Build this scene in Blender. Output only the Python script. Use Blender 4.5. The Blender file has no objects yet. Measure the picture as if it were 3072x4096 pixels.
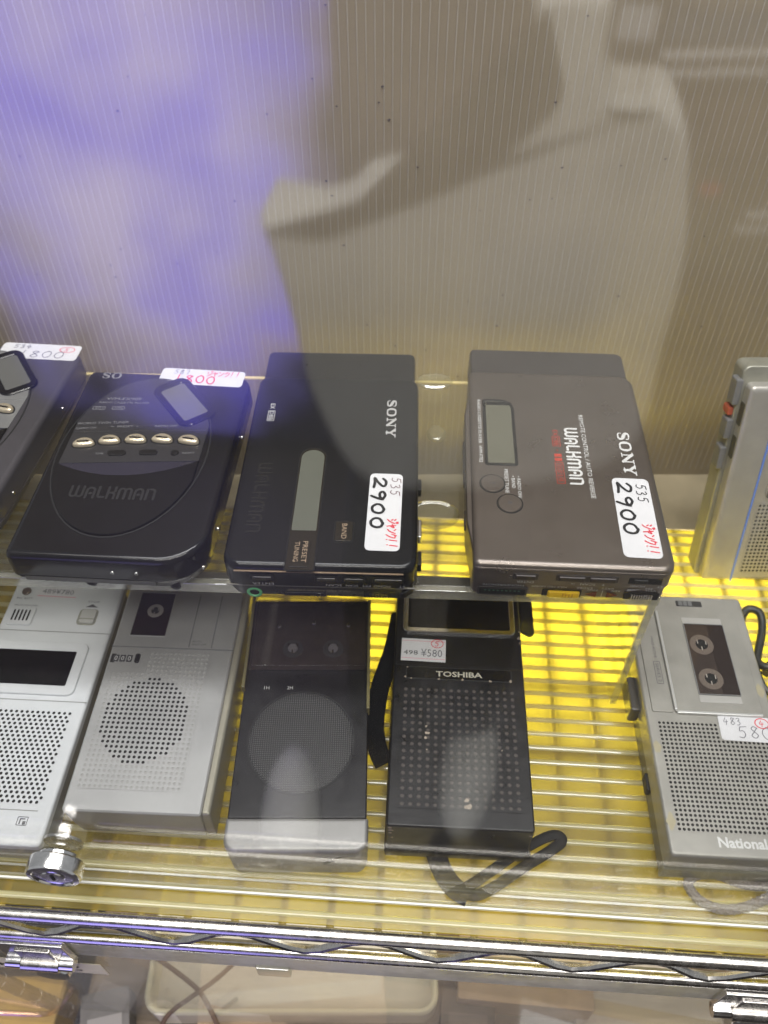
import bpy, bmesh, math, random
from mathutils import Vector, Matrix
R = math.radians
rnd = random.Random(7)
S = bpy.context.scene
COL = S.collection
# ---------------------------------------------------------------- camera, world, lamps, exposure
cd = bpy.data.cameras.new("camera"); cam = bpy.data.objects.new("camera", cd); COL.objects.link(cam)
cam.location = (0, 0, .40); cam.rotation_euler = (R(90 - 47.5), 0, 0)
cd.sensor_fit = 'VERTICAL'; cd.sensor_height = 36; cd.sensor_width = 27
cd.lens = 36 * 3310 / 4096; cd.clip_start = .01; cd.clip_end = 50
cd.dof.use_dof = True; cd.dof.focus_distance = .39; cd.dof.aperture_fstop = 8.0
S.camera = cam
W = bpy.data.worlds.new("World"); S.world = W; W.use_nodes = True
bg = W.node_tree.nodes['Background']; bg.inputs[0].default_value = (.93, .96, 1, 1); bg.inputs[1].default_value = .42
S.view_settings.view_transform = 'Standard'; S.view_settings.look = 'None'
S.view_settings.exposure = 0; S.view_settings.gamma = 1
S.cycles.max_bounces = 10; S.cycles.transparent_max_bounces = 24; S.cycles.use_denoising = True
S.cycles.caustics_reflective = False; S.cycles.caustics_refractive = False; S.cycles.blur_glossy = .5

def area(name, loc, rot, sx, sy, power, col=(1, 1, 1)):
    l = bpy.data.lights.new(name, 'AREA'); l.shape = 'RECTANGLE'; l.size = sx; l.size_y = sy; l.energy = power; l.color = col
    o = bpy.data.objects.new(name, l); COL.objects.link(o); o.location = loc; o.rotation_euler = rot
    return o
area("shop_ceiling_lamp", (-.1, .03, 1.75), (R(-3), 0, 0), 1.6, .5, 13, (1, .97, .94))
area("aisle_fill_lamp", (.1, -.62, 1.75), (R(18), 0, 0), 1.6, .4, 31, (1, .97, .94))  # unseen lamp added to brighten the players' near faces from the front
area("case_fill_lamp", (.05, .30, .95), (R(-22), 0, 0), .9, .10, 7.0, (.97, .98, 1))  # unseen lamp added to light the shirt front and the players
area("lower_shelf_lamp", (.11, .30, -.07), (R(180), 0, 0), .28, .10, 1.7, (1, .95, .80))
area("lower_fill_lamp", (-.02, .22, -.05), (R(14), 0, 0), .5, .05, .5, (1, .96, .9))  # added fill pointing down, brightens the lower compartment

# ---------------------------------------------------------------- materials
MATS = {}
def mat(name, col, rough=.5, metal=0, spec=.5, var=0, vscale=60, bump=0, bscale=900, coat=0, alpha=None, emit=0, rvar=0, sss=0):
    if name in MATS: return MATS[name]
    m = bpy.data.materials.new(name); m.use_nodes = True; nt = m.node_tree; b = nt.nodes['Principled BSDF']
    b.inputs['Base Color'].default_value = (*col, 1); b.inputs['Roughness'].default_value = rough
    b.inputs['Metallic'].default_value = metal; b.inputs['Specular IOR Level'].default_value = spec
    b.inputs['Coat Weight'].default_value = coat; b.inputs['Coat Roughness'].default_value = .08
    tc = nt.nodes.new('ShaderNodeTexCoord')
    if var or rvar:
        n = nt.nodes.new('ShaderNodeTexNoise'); n.inputs['Scale'].default_value = vscale; n.inputs['Detail'].default_value = 6; n.inputs['Roughness'].default_value = .65
        nt.links.new(tc.outputs['Object'], n.inputs['Vector'])
        if var:
            r = nt.nodes.new('ShaderNodeMapRange'); r.inputs[1].default_value = .3; r.inputs[2].default_value = .7
            r.inputs[3].default_value = 1 - var; r.inputs[4].default_value = 1 + var
            nt.links.new(n.outputs[0], r.inputs[0])
            x = nt.nodes.new('ShaderNodeMix'); x.data_type = 'RGBA'; x.blend_type = 'MULTIPLY'; x.inputs[0].default_value = 1
            x.inputs[6].default_value = (*col, 1); nt.links.new(r.outputs[0], x.inputs[7]); nt.links.new(x.outputs[2], b.inputs['Base Color'])
        if rvar:
            r2 = nt.nodes.new('ShaderNodeMapRange'); r2.inputs[1].default_value = .3; r2.inputs[2].default_value = .7
            r2.inputs[3].default_value = max(.02, rough - rvar); r2.inputs[4].default_value = rough + rvar
            nt.links.new(n.outputs[0], r2.inputs[0]); nt.links.new(r2.outputs[0], b.inputs['Roughness'])
    if bump:
        n2 = nt.nodes.new('ShaderNodeTexNoise'); n2.inputs['Scale'].default_value = bscale; n2.inputs['Detail'].default_value = 3
        nt.links.new(tc.outputs['Object'], n2.inputs['Vector'])
        bp = nt.nodes.new('ShaderNodeBump'); bp.inputs['Strength'].default_value = bump; bp.inputs['Distance'].default_value = .0004
        nt.links.new(n2.outputs[0], bp.inputs['Height']); nt.links.new(bp.outputs[0], b.inputs['Normal'])
    if emit:
        b.inputs['Emission Color'].default_value = (*col, 1); b.inputs['Emission Strength'].default_value = emit
    MATS[name] = m
    return m

def clear(name, tint=(1, 1, 1), face=.05, graze=.6, rough=.03, haze=0, hazecol=(.8, .8, .8), scratch=0, milk=0):
    """thin clear plastic: straight-through transparency, facing-dependent gloss, a little surface dirt"""
    if name in MATS: return MATS[name]
    m = bpy.data.materials.new(name); m.use_nodes = True; nt = m.node_tree; N = nt.nodes
    for n in list(N): N.remove(n)
    out = N.new('ShaderNodeOutputMaterial'); tr = N.new('ShaderNodeBsdfTransparent'); tr.inputs[0].default_value = (*tint, 1)
    gl = N.new('ShaderNodeBsdfGlossy'); gl.inputs['Roughness'].default_value = rough
    N_l = nt.links
    lw = N.new('ShaderNodeLayerWeight'); pw = N.new('ShaderNodeMath'); pw.operation = 'POWER'; pw.inputs[1].default_value = 4
    N_l.new(lw.outputs['Facing'], pw.inputs[0])
    mr = N.new('ShaderNodeMapRange'); mr.inputs[3].default_value = face; mr.inputs[4].default_value = graze
    N_l.new(pw.outputs[0], mr.inputs[0])
    mx = N.new('ShaderNodeMixShader'); N_l.new(mr.outputs[0], mx.inputs[0]); N_l.new(tr.outputs[0], mx.inputs[1]); N_l.new(gl.outputs[0], mx.inputs[2])
    last = mx
    if haze or scratch:
        df = N.new('ShaderNodeBsdfDiffuse'); df.inputs[0].default_value = (*hazecol, 1)
        tl = N.new('ShaderNodeBsdfTranslucent'); tl.inputs[0].default_value = (*hazecol, 1)
        ad = N.new('ShaderNodeMixShader'); ad.inputs[0].default_value = .5 if milk else .3; N_l.new(df.outputs[0], ad.inputs[1]); N_l.new(tl.outputs[0], ad.inputs[2])
        m2 = N.new('ShaderNodeMixShader'); N_l.new(last.outputs[0], m2.inputs[1]); N_l.new(ad.outputs[0], m2.inputs[2])
        tc = N.new('ShaderNodeTexCoord'); nz = N.new('ShaderNodeTexNoise'); nz.inputs['Scale'].default_value = 35; nz.inputs['Detail'].default_value = 8
        N_l.new(tc.outputs['Object'], nz.inputs['Vector'])
        r = N.new('ShaderNodeMapRange'); r.inputs[1].default_value = .35; r.inputs[2].default_value = .75; r.inputs[3].default_value = haze * .5; r.inputs[4].default_value = haze * 1.5
        N_l.new(nz.outputs[0], r.inputs[0])
        fac = r.outputs[0]
        if scratch:
            mp = N.new('ShaderNodeMapping'); mp.inputs['Scale'].default_value = (900, 60, 60); mp.inputs['Rotation'].default_value = (0, 0, .5); N_l.new(tc.outputs['Object'], mp.inputs[0])
            n3 = N.new('ShaderNodeTexNoise'); n3.inputs['Scale'].default_value = 1; n3.inputs['Detail'].default_value = 4; N_l.new(mp.outputs[0], n3.inputs['Vector'])
            r3 = N.new('ShaderNodeMapRange'); r3.inputs[1].default_value = .68; r3.inputs[2].default_value = .78; r3.inputs[3].default_value = 0; r3.inputs[4].default_value = scratch; N_l.new(n3.outputs[0], r3.inputs[0])
            a = N.new('ShaderNodeMath'); a.operation = 'ADD'; N_l.new(fac, a.inputs[0]); N_l.new(r3.outputs[0], a.inputs[1]); fac = a.outputs[0]
        N_l.new(fac, m2.inputs[0]); last = m2
    N_l.new(last.outputs[0], out.inputs[0]); MATS[name] = m
    return m

def translucent(name, col, tcol, mixf, rough=.3, gloss=.08, var=.15, vscale=40, stretch=(1, 1, 1), see=0):
    if name in MATS: return MATS[name]
    m = bpy.data.materials.new(name); m.use_nodes = True; nt = m.node_tree; N = nt.nodes; L = nt.links
    for n in list(N): N.remove(n)
    out = N.new('ShaderNodeOutputMaterial'); df = N.new('ShaderNodeBsdfDiffuse'); tl = N.new('ShaderNodeBsdfTranslucent')
    tc = N.new('ShaderNodeTexCoord'); mp = N.new('ShaderNodeMapping'); mp.inputs['Scale'].default_value = stretch; L.new(tc.outputs['Object'], mp.inputs[0])
    nz = N.new('ShaderNodeTexNoise'); nz.inputs['Scale'].default_value = vscale; nz.inputs['Detail'].default_value = 7; L.new(mp.outputs[0], nz.inputs['Vector'])
    for sh, c in ((df, col), (tl, tcol)):
        r = N.new('ShaderNodeMapRange'); r.inputs[1].default_value = .3; r.inputs[2].default_value = .7; r.inputs[3].default_value = 1 - var; r.inputs[4].default_value = 1 + var * .5; L.new(nz.outputs[0], r.inputs[0])
        x = N.new('ShaderNodeMix'); x.data_type = 'RGBA'; x.blend_type = 'MULTIPLY'; x.inputs[0].default_value = 1; x.inputs[6].default_value = (*c, 1); L.new(r.outputs[0], x.inputs[7]); L.new(x.outputs[2], sh.inputs[0])
    a = N.new('ShaderNodeMixShader'); a.inputs[0].default_value = mixf; L.new(df.outputs[0], a.inputs[1]); L.new(tl.outputs[0], a.inputs[2])
    if see:
        tp = N.new('ShaderNodeBsdfTransparent'); tp.inputs[0].default_value = (*[min(1, c * 1.1) for c in tcol], 1); a2 = N.new('ShaderNodeMixShader'); a2.inputs[0].default_value = see
        L.new(a.outputs[0], a2.inputs[1]); L.new(tp.outputs[0], a2.inputs[2]); a = a2
    gl = N.new('ShaderNodeBsdfGlossy'); gl.inputs['Roughness'].default_value = rough
    b = N.new('ShaderNodeMixShader'); b.inputs[0].default_value = gloss; L.new(a.outputs[0], b.inputs[1]); L.new(gl.outputs[0], b.inputs[2])
    L.new(b.outputs[0], out.inputs[0]); MATS[name] = m
    return m

BLK = mat("black_gloss_plastic", (.006, .006, .007), .13, spec=.42, var=.2, bump=.02, rvar=.05, vscale=90)
NAVY = mat("dark_navy_plastic", (.0065, .007, .0085), .2, spec=.4, bump=.03, rvar=.05, vscale=70)
BLK2 = mat("black_worn_plastic", (.008, .0075, .008), .34, spec=.4, var=.25, bump=.06, vscale=120, rvar=.08)
MATTE = mat("matte_black", (.01, .01, .01), .6)
HOLE = mat("hole_black", (.006, .006, .006), .9)
GUN = mat("gunmetal_paint", (.185, .160, .142), .30, metal=.75, bump=.12, bscale=2600, var=.06, vscale=50, rvar=.04)
GUND = mat("dark_gunmetal_paint", (.055, .048, .045), .38, metal=.3, bump=.08, bscale=2600, var=.08)
GREYW = mat("grey_silver_shell", (.085, .08, .09), .28, metal=.35, var=.1, bump=.04)
WHITE = mat("pale_grey_plastic", (.66, .68, .70), .42, var=.05, bump=.05, vscale=40)
SILV = mat("satin_silver_paint", (.43, .43, .425), .38, metal=.45, var=.06, bump=.08, bscale=2200, vscale=40, rvar=.05)
SILV2 = mat("aged_silver_paint", (.35, .34, .305), .40, metal=.4, var=.10, bump=.08, bscale=2000, vscale=60, rvar=.06)
SILVD = mat("dark_silver_paint", (.24, .24, .24), .42, metal=.3, var=.1)
CHROME = mat("chrome", (.54, .52, .49), .26, metal=1, var=.2, vscale=180, rvar=.07)
STEEL = mat("bright_steel", (.72, .71, .70), .16, metal=1, var=.1, vscale=300, rvar=.06)
WIREM = mat("plated_wire", (.46, .39, .22), .45, metal=.5, var=.25, vscale=200)
PEARL = mat("pearl_button", (.66, .57, .42), .26, metal=.55)
LCD = mat("lcd_grey_green", (.115, .12, .098), .16, var=.05, vscale=30)
LCDW = mat("lcd_pale", (.12, .12, .115), .12, var=.05, vscale=30)
PAPER = mat("sticker_paper", (.68, .68, .70), .6, var=.03, vscale=90)
INKB = mat("black_marker", (.012, .012, .014), .5)
INKG = mat("grey_pencil", (.16, .16, .18), .6)
INKR = mat("red_marker", (.70, .03, .06), .5)
PRW = mat("white_print", (.62, .62, .61), .5)
PRG = mat("grey_print", (.20, .20, .21), .5)
PRD = mat("faint_print", (.055, .055, .06), .35)
PRR = mat("red_print", (.42, .04, .02), .5)
PRK = mat("dark_print", (.10, .10, .11), .5)
PINK = mat("pink_print", (.75, .32, .36), .6)
BROWNP = mat("smoky_brown_plastic", (.016, .013, .009), .16)
GREEN = mat("green_ring", (.14, .50, .20), .3)
YEL = mat("yellow_switch", (.80, .50, .01), .35, var=.06)
DKRED = mat("dark_red_lens", (.13, .012, .012), .2)
RED = mat("orange_red_button", (.45, .10, .05), .4)
TAPE = mat("cassette_inside", (.05, .035, .03), .35, var=.4, vscale=150)
REEL = mat("reel_hub", (.25, .23, .21), .4)
REELW = mat("reel_white", (.42, .38, .33), .4)
STRAP = mat("black_webbing", (.006, .0055, .006), .75, bump=.5, bscale=1500)
CORDM = mat("grey_braided_cord", (.20, .18, .18), .7, var=.3, vscale=700, bump=.8, bscale=1400)
SMOKE = clear("smoked_window", (.30, .26, .26), .06, .6, .04)
DOORC = clear("clear_door_acrylic", (.95, .95, .94), .115, .34, .05, haze=.006, scratch=.03)
RISC = clear("clear_riser_acrylic", (.93, .93, .90), .06, .75, .03, haze=.03, hazecol=(.8, .78, .66), scratch=.10)
EDGE = clear("acrylic_edge", (.86, .87, .80), .30, .8, .10, haze=.25, hazecol=(.75, .74, .62))
LOWC = clear("clear_lower_acrylic", (.90, .90, .88), .10, .5, .04, haze=.10, hazecol=(.7, .68, .64), scratch=.08)
YSH = translucent("yellow_translucent_sheet", (.31, .26, .12), (.92, .82, .20), .55, .25, .05, .30, 16, (1, 3, 1), see=.5)
YRIB = translucent("yellow_rib", (.72, .68, .42), (.95, .90, .42), .5, .18, .10, .08, 60)
BACKM = translucent("back_sheet_plastic", (.47, .40, .285), (.40, .34, .24), .3, .35, .06, .10, 14)
BACKR = translucent("back_sheet_rib", (.62, .56, .46), (.48, .44, .37), .3, .25, .12, .10, 30)

# ---------------------------------------------------------------- mesh helpers (all in millimetres)
class MB:
    def __init__(s): s.v = []; s.f = []; s.m = []
    def add(s, vf, mi=0, M=None):
        v, f = vf; o = len(s.v)
        s.v += [tuple(M @ Vector(p)) for p in v] if M is not None else [tuple(p) for p in v]
        s.f += [tuple(i + o for i in q) for q in f]; s.m += [mi] * len(f)
        return s
    def build(s, name, mats, parent=None, loc=None, rot=None, smooth=True, ang=38):
        me = bpy.data.meshes.new(name)
        me.from_pydata([(a * .001, b * .001, c * .001) for a, b, c in s.v], [], s.f)
        for m in (mats if isinstance(mats, (list, tuple)) else [mats]): me.materials.append(m)
        me.polygons.foreach_set('material_index', s.m)
        if smooth:
            me.polygons.foreach_set('use_smooth', [True] * len(s.f)); me.set_sharp_from_angle(angle=R(ang))
        me.update(); me['soft'] = 1 if smooth else 0
        return link(name, me, parent, loc, rot)
def link(name, me, parent=None, loc=None, rot=None):
    o = bpy.data.objects.new(name, me); COL.objects.link(o)
    if me is not None and me.get('soft'):
        w = o.modifiers.new('normals', 'WEIGHTED_NORMAL'); w.keep_sharp = True; w.weight = 100
    if parent is not None: o.parent = parent
    if loc is not None: o.location = [c * .001 for c in loc]
    if rot is not None: o.rotation_euler = rot
    return o
def thing(name, label, cat, loc=(0, 0, 0), rot=(0, 0, 0), group=None):
    o = link(name, None, None, loc, rot); o.empty_display_size = .02
    return tag(o, label, cat, group)
def tag(o, label, cat, group=None):
    o['label'] = label; o['category'] = cat
    if group: o['group'] = group
    return o
def rrect(w, l, r=1, cx=0, cy=0, seg=5):
    rs = r if isinstance(r, (list, tuple)) else [r] * 4          # BL, BR, TR, TL
    pts = []
    for (sx, sy, a0), q in zip(((-1, -1, 180), (1, -1, 270), (1, 1, 0), (-1, 1, 90)), rs):
        q = max(q, .02)
        for k in range(seg + 1):
            a = R(a0 + 90 * k / seg)
            pts.append((cx + sx * (w / 2 - q) + q * math.cos(a), cy + sy * (l / 2 - q) + q * math.sin(a)))
    return pts
def ell(rx, ry=None, cx=0, cy=0, n=24):
    ry = rx if ry is None else ry
    return [(cx + rx * math.cos(2 * math.pi * k / n), cy + ry * math.sin(2 * math.pi * k / n)) for k in range(n)]
def inset(pts, d):
    if abs(d) < 1e-6: return pts
    n = len(pts); out = []
    for i in range(n):
        a, p, b = Vector(pts[i - 1]), Vector(pts[i]), Vector(pts[(i + 1) % n])
        e1, e2 = (p - a), (b - p)
        n1 = Vector((-e1.y, e1.x)).normalized() if e1.length > 1e-9 else Vector((0, 0))
        n2 = Vector((-e2.y, e2.x)).normalized() if e2.length > 1e-9 else Vector((0, 0))
        t = n1 + n2
        if t.length < 1e-6: out.append(tuple(p)); continue
        t.normalize(); c = max(.5, t.dot(n1))
        out.append(tuple(p + t * (d / c)))
    return out
def loft(loops, cap0=True, cap1=True):
    v = []; f = []; n = len(loops[0])
    for l in loops: v += l
    for k in range(len(loops) - 1):
        for i in range(n):
            j = (i + 1) % n
            f.append((k * n + i, k * n + j, (k + 1) * n + j, (k + 1) * n + i))
    if cap0: f.append(tuple(reversed(range(n))))
    if cap1: f.append(tuple((len(loops) - 1) * n + i for i in range(n)))
    return v, f
def layers(pts, lay):
    """lay: (z, inset) pairs from bottom to top"""
    return loft([[(x, y, z) for x, y in inset(pts, d)] for z, d in lay])
def rlayers(w, l, r, lay, cx=0, cy=0, seg=5):
    rs = r if isinstance(r, (list, tuple)) else [r] * 4
    return loft([[(x, y, z) for x, y in rrect(w - 2 * d, l - 2 * d, [max(.05, q - d) for q in rs], cx, cy, seg)] for z, d in lay])
def slab(w, l, h, r=1, b=.4, cx=0, cy=0, z=0, seg=4):
    b = min(b, h * .49)
    return rlayers(w, l, r, [(z, b * .6), (z + b * .6, 0), (z + h - b, 0), (z + h - b * .3, b * .3), (z + h, b)], cx, cy, seg)
def plate(pts, h, b=.15, z=0): return layers(pts, [(z, 0), (z + h - b, 0), (z + h, b)])
def ringplate(outer, inner, h, z=0, b=.2):
    n = len(outer)
    L = [[(x, y, z) for x, y in outer], [(x, y, z + h - b) for x, y in outer], [(x, y, z + h) for x, y in inset(outer, b)],
         [(x, y, z + h) for x, y in inset(inner, -b)], [(x, y, z + h - b) for x, y in inner], [(x, y, z) for x, y in inner]]
    return loft(L, False, False)
def tube(path, r, seg=8, closed=False, flat=None):
    P = [Vector(p) for p in path]; n = len(P); v = []; f = []; ref = None
    for i, p in enumerate(P):
        a = P[(i - 1) % n] if (closed or i > 0) else p; b = P[(i + 1) % n] if (closed or i < n - 1) else p
        t = (b - a).normalized()
        if ref is None: ref = t.orthogonal().normalized() if flat is None else Vector(flat)
        u = (ref - t * ref.dot(t)).normalized(); ref = u; w = t.cross(u)
        ru, rw = (r, r) if not isinstance(r, (tuple, list)) else r
        for k in range(seg):
            q = 2 * math.pi * k / seg; v.append(tuple(p + u * ru * math.cos(q) + w * rw * math.sin(q)))
    for i in range(n if closed else n - 1):
        for k in range(seg):
            j = (k + 1) % seg; i2 = (i + 1) % n
            f.append((i * seg + k, i * seg + j, i2 * seg + j, i2 * seg + k))
    if not closed: f += [tuple(reversed(range(seg))), tuple((n - 1) * seg + k for k in range(seg))]
    return v, f
def spline(pts, n=6, closed=False):
    P = [Vector(p) for p in pts]; m = len(P); out = []
    for i in range(m if closed else m - 1):
        g = lambda k: P[k % m] if closed else P[max(0, min(m - 1, k))]
        a, b, c, d = g(i - 1), g(i), g(i + 1), g(i + 2)
        for k in range(n):
            t = k / n
            out.append(tuple(.5 * ((2 * b) + (c - a) * t + (2 * a - 5 * b + 4 * c - d) * t * t + (3 * b - a - 3 * c + d) * t ** 3)))
    if not closed: out.append(tuple(P[-1]))
    return out
def ribbon(pts, w, z0=0, dz=.006):
    """flat pen stroke with round ends"""
    P = [Vector((p[0], p[1])) for p in pts]; n = len(P); v = []; f = []
    ws = [p[2] if len(p) > 2 else w for p in pts]
    for i, p in enumerate(P):
        t = (P[min(n - 1, i + 1)] - P[max(0, i - 1)])
        t = t.normalized() if t.length > 1e-9 else Vector((1, 0)); s = Vector((-t.y, t.x))
        a = p + s * ws[i] / 2; b = p - s * ws[i] / 2; z = z0 + dz * i
        v += [(a.x, a.y, z), (b.x, b.y, z)]
    for i in range(n - 1): f.append((2 * i, 2 * i + 1, 2 * i + 3, 2 * i + 2))
    for e, i in ((0, 0), (1, n - 1)):
        t = (P[1] - P[0]).normalized() if e == 0 else (P[-1] - P[-2]).normalized()
        t = -t if e == 0 else t; s = Vector((-t.y, t.x)); o = len(v); r = ws[i] / 2
        for k in range(7):
            a = math.pi * k / 6 - math.pi / 2; q = P[i] + t * r * math.cos(a) + s * r * math.sin(a); v.append((q.x, q.y, z0 + dz * i))
        f.append(tuple(range(o, o + 7)))
    return v, f
def FR(x, y, z, rot=0):                       # frame lying on an upward face
    return Matrix.Translation((x, y, z)) @ Matrix.Rotation(R(rot), 4, 'Z')
def FF(x, y, z, flip=False):                  # frame on the near (-y) face; flip = upside-down writing
    ex = Vector((-1, 0, 0)) if flip else Vector((1, 0, 0)); ey = Vector((0, 0, -1)) if flip else Vector((0, 0, 1)); ez = ex.cross(ey)
    return Matrix(((ex.x, ey.x, ez.x, x), (ex.y, ey.y, ez.y, y), (ex.z, ey.z, ez.z, z), (0, 0, 0, 1)))
_tc = {}
def text_vf(s, w, h, bold=0):
    k = (s, bold)
    if k not in _tc:
        c = bpy.data.curves.new('t', 'FONT'); c.body = s; c.size = 1; c.offset = bold; c.resolution_u = 2
        o = bpy.data.objects.new('t', c); COL.objects.link(o); bpy.context.view_layer.update()
        me = bpy.data.meshes.new_from_object(o.evaluated_get(bpy.context.evaluated_depsgraph_get()))
        _tc[k] = ([tuple(x.co) for x in me.vertices], [tuple(p.vertices) for p in me.polygons])
        bpy.data.objects.remove(o); bpy.data.curves.remove(c); bpy.data.meshes.remove(me)
    v, f = _tc[k]
    if not v: return [], []
    x0, x1 = min(p[0] for p in v), max(p[0] for p in v); y0, y1 = min(p[1] for p in v), max(p[1] for p in v)
    sx = w / (x1 - x0); sy = h / (y1 - y0)
    return [((p[0] - (x0 + x1) / 2) * sx, (p[1] - (y0 + y1) / 2) * sy, 0) for p in v], f
def words(parent, name, m, items):
    """items: (string, w, h, frame); printed lettering as one flat decal"""
    b = MB()
    for s, w, h, M in items: b.add(text_vf(s, w, h), 0, M)
    return b.build(name, m, parent, smooth=False)
# hand lettering: strokes in a unit box
GL = {
 '2': [[(.05, .75), (.3, 1), (.65, .95), (.7, .7), (.35, .3), (0, .02), (.4, .06), (.85, .0)]],
 '9': [[(.75, .8), (.4, 1), (.1, .8), (.25, .55), (.6, .6), (.78, .85), (.7, .4), (.5, -.15)]],
 '0': [[(.5, 1), (.12, .75), (.05, .35), (.3, .02), (.65, .1), (.8, .5), (.72, .85), (.45, 1)]],
 '1': [[(.55, 1), (.35, 0)]],
 '8': [[(.75, .85), (.45, 1), (.2, .8), (.45, .55), (.75, .25), (.45, 0), (.12, .2), (.4, .5), (.75, .9)]],
 '5': [[(.25, .95), (.15, .6), (.5, .62), (.65, .3), (.4, .02), (.05, .08)], [(.25, .95), (.85, 1)]],
 '3': [[(.1, .9), (.5, 1), (.6, .75), (.3, .55), (.65, .4), (.55, .08), (.1, .0)]],
 '4': [[(.4, 1), (.05, .4), (.75, .45)], [(.55, .7), (.4, -.05)]],
 '7': [[(.05, .95), (.75, .95), (.4, 0)]],
 'J': [[(0, .85), (.25, .72)], [(0, .55), (.25, .42)], [(.05, .02), (.5, .25), (.95, .75)], [(.6, 1.05), (.72, .88)], [(.82, 1.1), (.95, .95)]],
 'a': [[(.0, .5), (.5, .62), (.85, .7), (.6, .4)], [(.28, .85), (.5, 0)]],
 'n': [[(.05, .85), (.3, .7)], [(.05, .05), (.5, .25), (.95, .8)]],
 'k': [[(.35, 1), (.05, .55)], [(.3, .85), (.85, .85), (.65, .4), (.2, 0)]],
 '!': [[(.35, 1.05), (.2, .35)], [(.12, .1), (.13, .06)]],
}
def hand(s, x, y, w, h, pen, z=.17, slant=0, adv=1.15, jit=.04):
    v = []; f = []; q = random.Random(hash(len(s)) + int(x * 10)); n = len(s); cw = w / n
    for i, ch in enumerate(s):
        jx, jy = q.uniform(-jit, jit), q.uniform(-jit, jit)
        for st in GL[ch]:
            p = spline([(x + cw * (i + .05 + (a + jx) * .88) + slant * b * h, y + (b + jy) * h) for a, b in st], 4)
            a, b = ribbon(p, pen, z); o = len(v); v += a; f += [tuple(k + o for k in t) for t in b]
    return v, f
# bold slab-serif and rounded logo alphabets, as pen strokes in a unit-height box
SERIF = {
 'S': (.62, [[(.56, .72, .09), (.55, .9, .09), (.35, .97, .10), (.14, .93, .14), (.08, .74, .2), (.22, .58, .24), (.42, .46, .24), (.55, .28, .2), (.5, .08, .14), (.3, .03, .10), (.1, .08, .09), (.07, .3, .09)]]),
 'O': (.86, [[(.43, .97, .1), (.2, .88, .16), (.12, .5, .23), (.2, .12, .16), (.43, .03, .1), (.66, .12, .16), (.74, .5, .23), (.66, .88, .16), (.43, .97, .1)]]),
 'N': (.84, [[(.16, .06, .1), (.16, .94, .1)], [(.14, .93, .22), (.68, .07, .22)], [(.7, .06, .1), (.7, .94, .1)], [(.02, .04, .08), (.3, .04, .08)], [(.0, .96, .08), (.2, .96, .08)], [(.56, .96, .08), (.84, .96, .08)]]),
 'Y': (.8, [[(.14, .93, .2), (.4, .48, .22), (.4, .06, .22)], [(.66, .93, .1), (.42, .46, .12)], [(.0, .96, .08), (.3, .96, .08)], [(.52, .96, .08), (.8, .96, .08)], [(.24, .04, .08), (.56, .04, .08)]]),
}
def arc(cx, cy, rx, ry, a0, a1, n=6): return [(cx + rx * math.cos(R(a0 + (a1 - a0) * k / n)), cy + ry * math.sin(R(a0 + (a1 - a0) * k / n))) for k in range(n + 1)]
ROUND = {
 'W': (1.0, [[(.1, 1)] + arc(.3, .3, .2, .2, 180, 360) + [(.5, 1)], [(.5, .5)] + arc(.7, .3, .2, .2, 180, 360) + [(.9, 1)]]),
 'A': (.72, [[(.1, 0)] + arc(.35, .65, .25, .25, 180, 0) + [(.6, 0)], [(.33, .4, .22), (.37, .4, .22)]]),
 'L': (.56, [[(.1, 1), (.1, .2), (.16, .1), (.5, .1)]]),
 'K': (.66, [[(.1, 1), (.1, 0)], [(.2, .5), (.4, .5), (.55, .62), (.55, 1)], [(.4, .5), (.55, .38), (.55, 0)]]),
 'M': (1.0, [[(.1, 0)] + arc(.3, .7, .2, .2, 180, 0) + [(.5, 0)], [(.5, .6)] + arc(.7, .7, .2, .2, 180, 0) + [(.9, 0)]]),
 'N': (.72, [[(.1, 0), (.1, .9), (.35, .9)] + arc(.4, .7, .2, .2, 90, 0) + [(.6, 0)]]),
}
def logo(s, alpha, w, h, pen=.17, gap=.06, z=.06):
    tot = sum(alpha[c][0] for c in s) + gap * (len(s) - 1); k = w / tot; v = []; f = []; x = 0
    for c in s:
        for st in alpha[c][1]:
            pts = [((x + p[0]) * k - w / 2, (p[1] - .5) * h, (p[2] if len(p) > 2 else pen) * (k + h) / 2) for p in st]
            if alpha is SERIF and len(st) > 4: pts = spline(pts, 4)
            a, b = ribbon(pts, 1, z, .002); o = len(v); v += a; f += [tuple(i + o for i in t) for t in b]
        x += alpha[c][0] + gap
    return v, f
def sticker(parent, w, l, M, strokes, r=2.2, curl=0, extra=None):
    """paper price sticker (a part) with hand lettering (its sub-parts)"""
    p = MB().add(slab(w, l, .12, r, .03), 0, M).build('price_sticker', PAPER, parent)
    for nm, m, vf in strokes:
        MB().add(vf, 0, M).build(nm, m, p, smooth=False)
    return p
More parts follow.
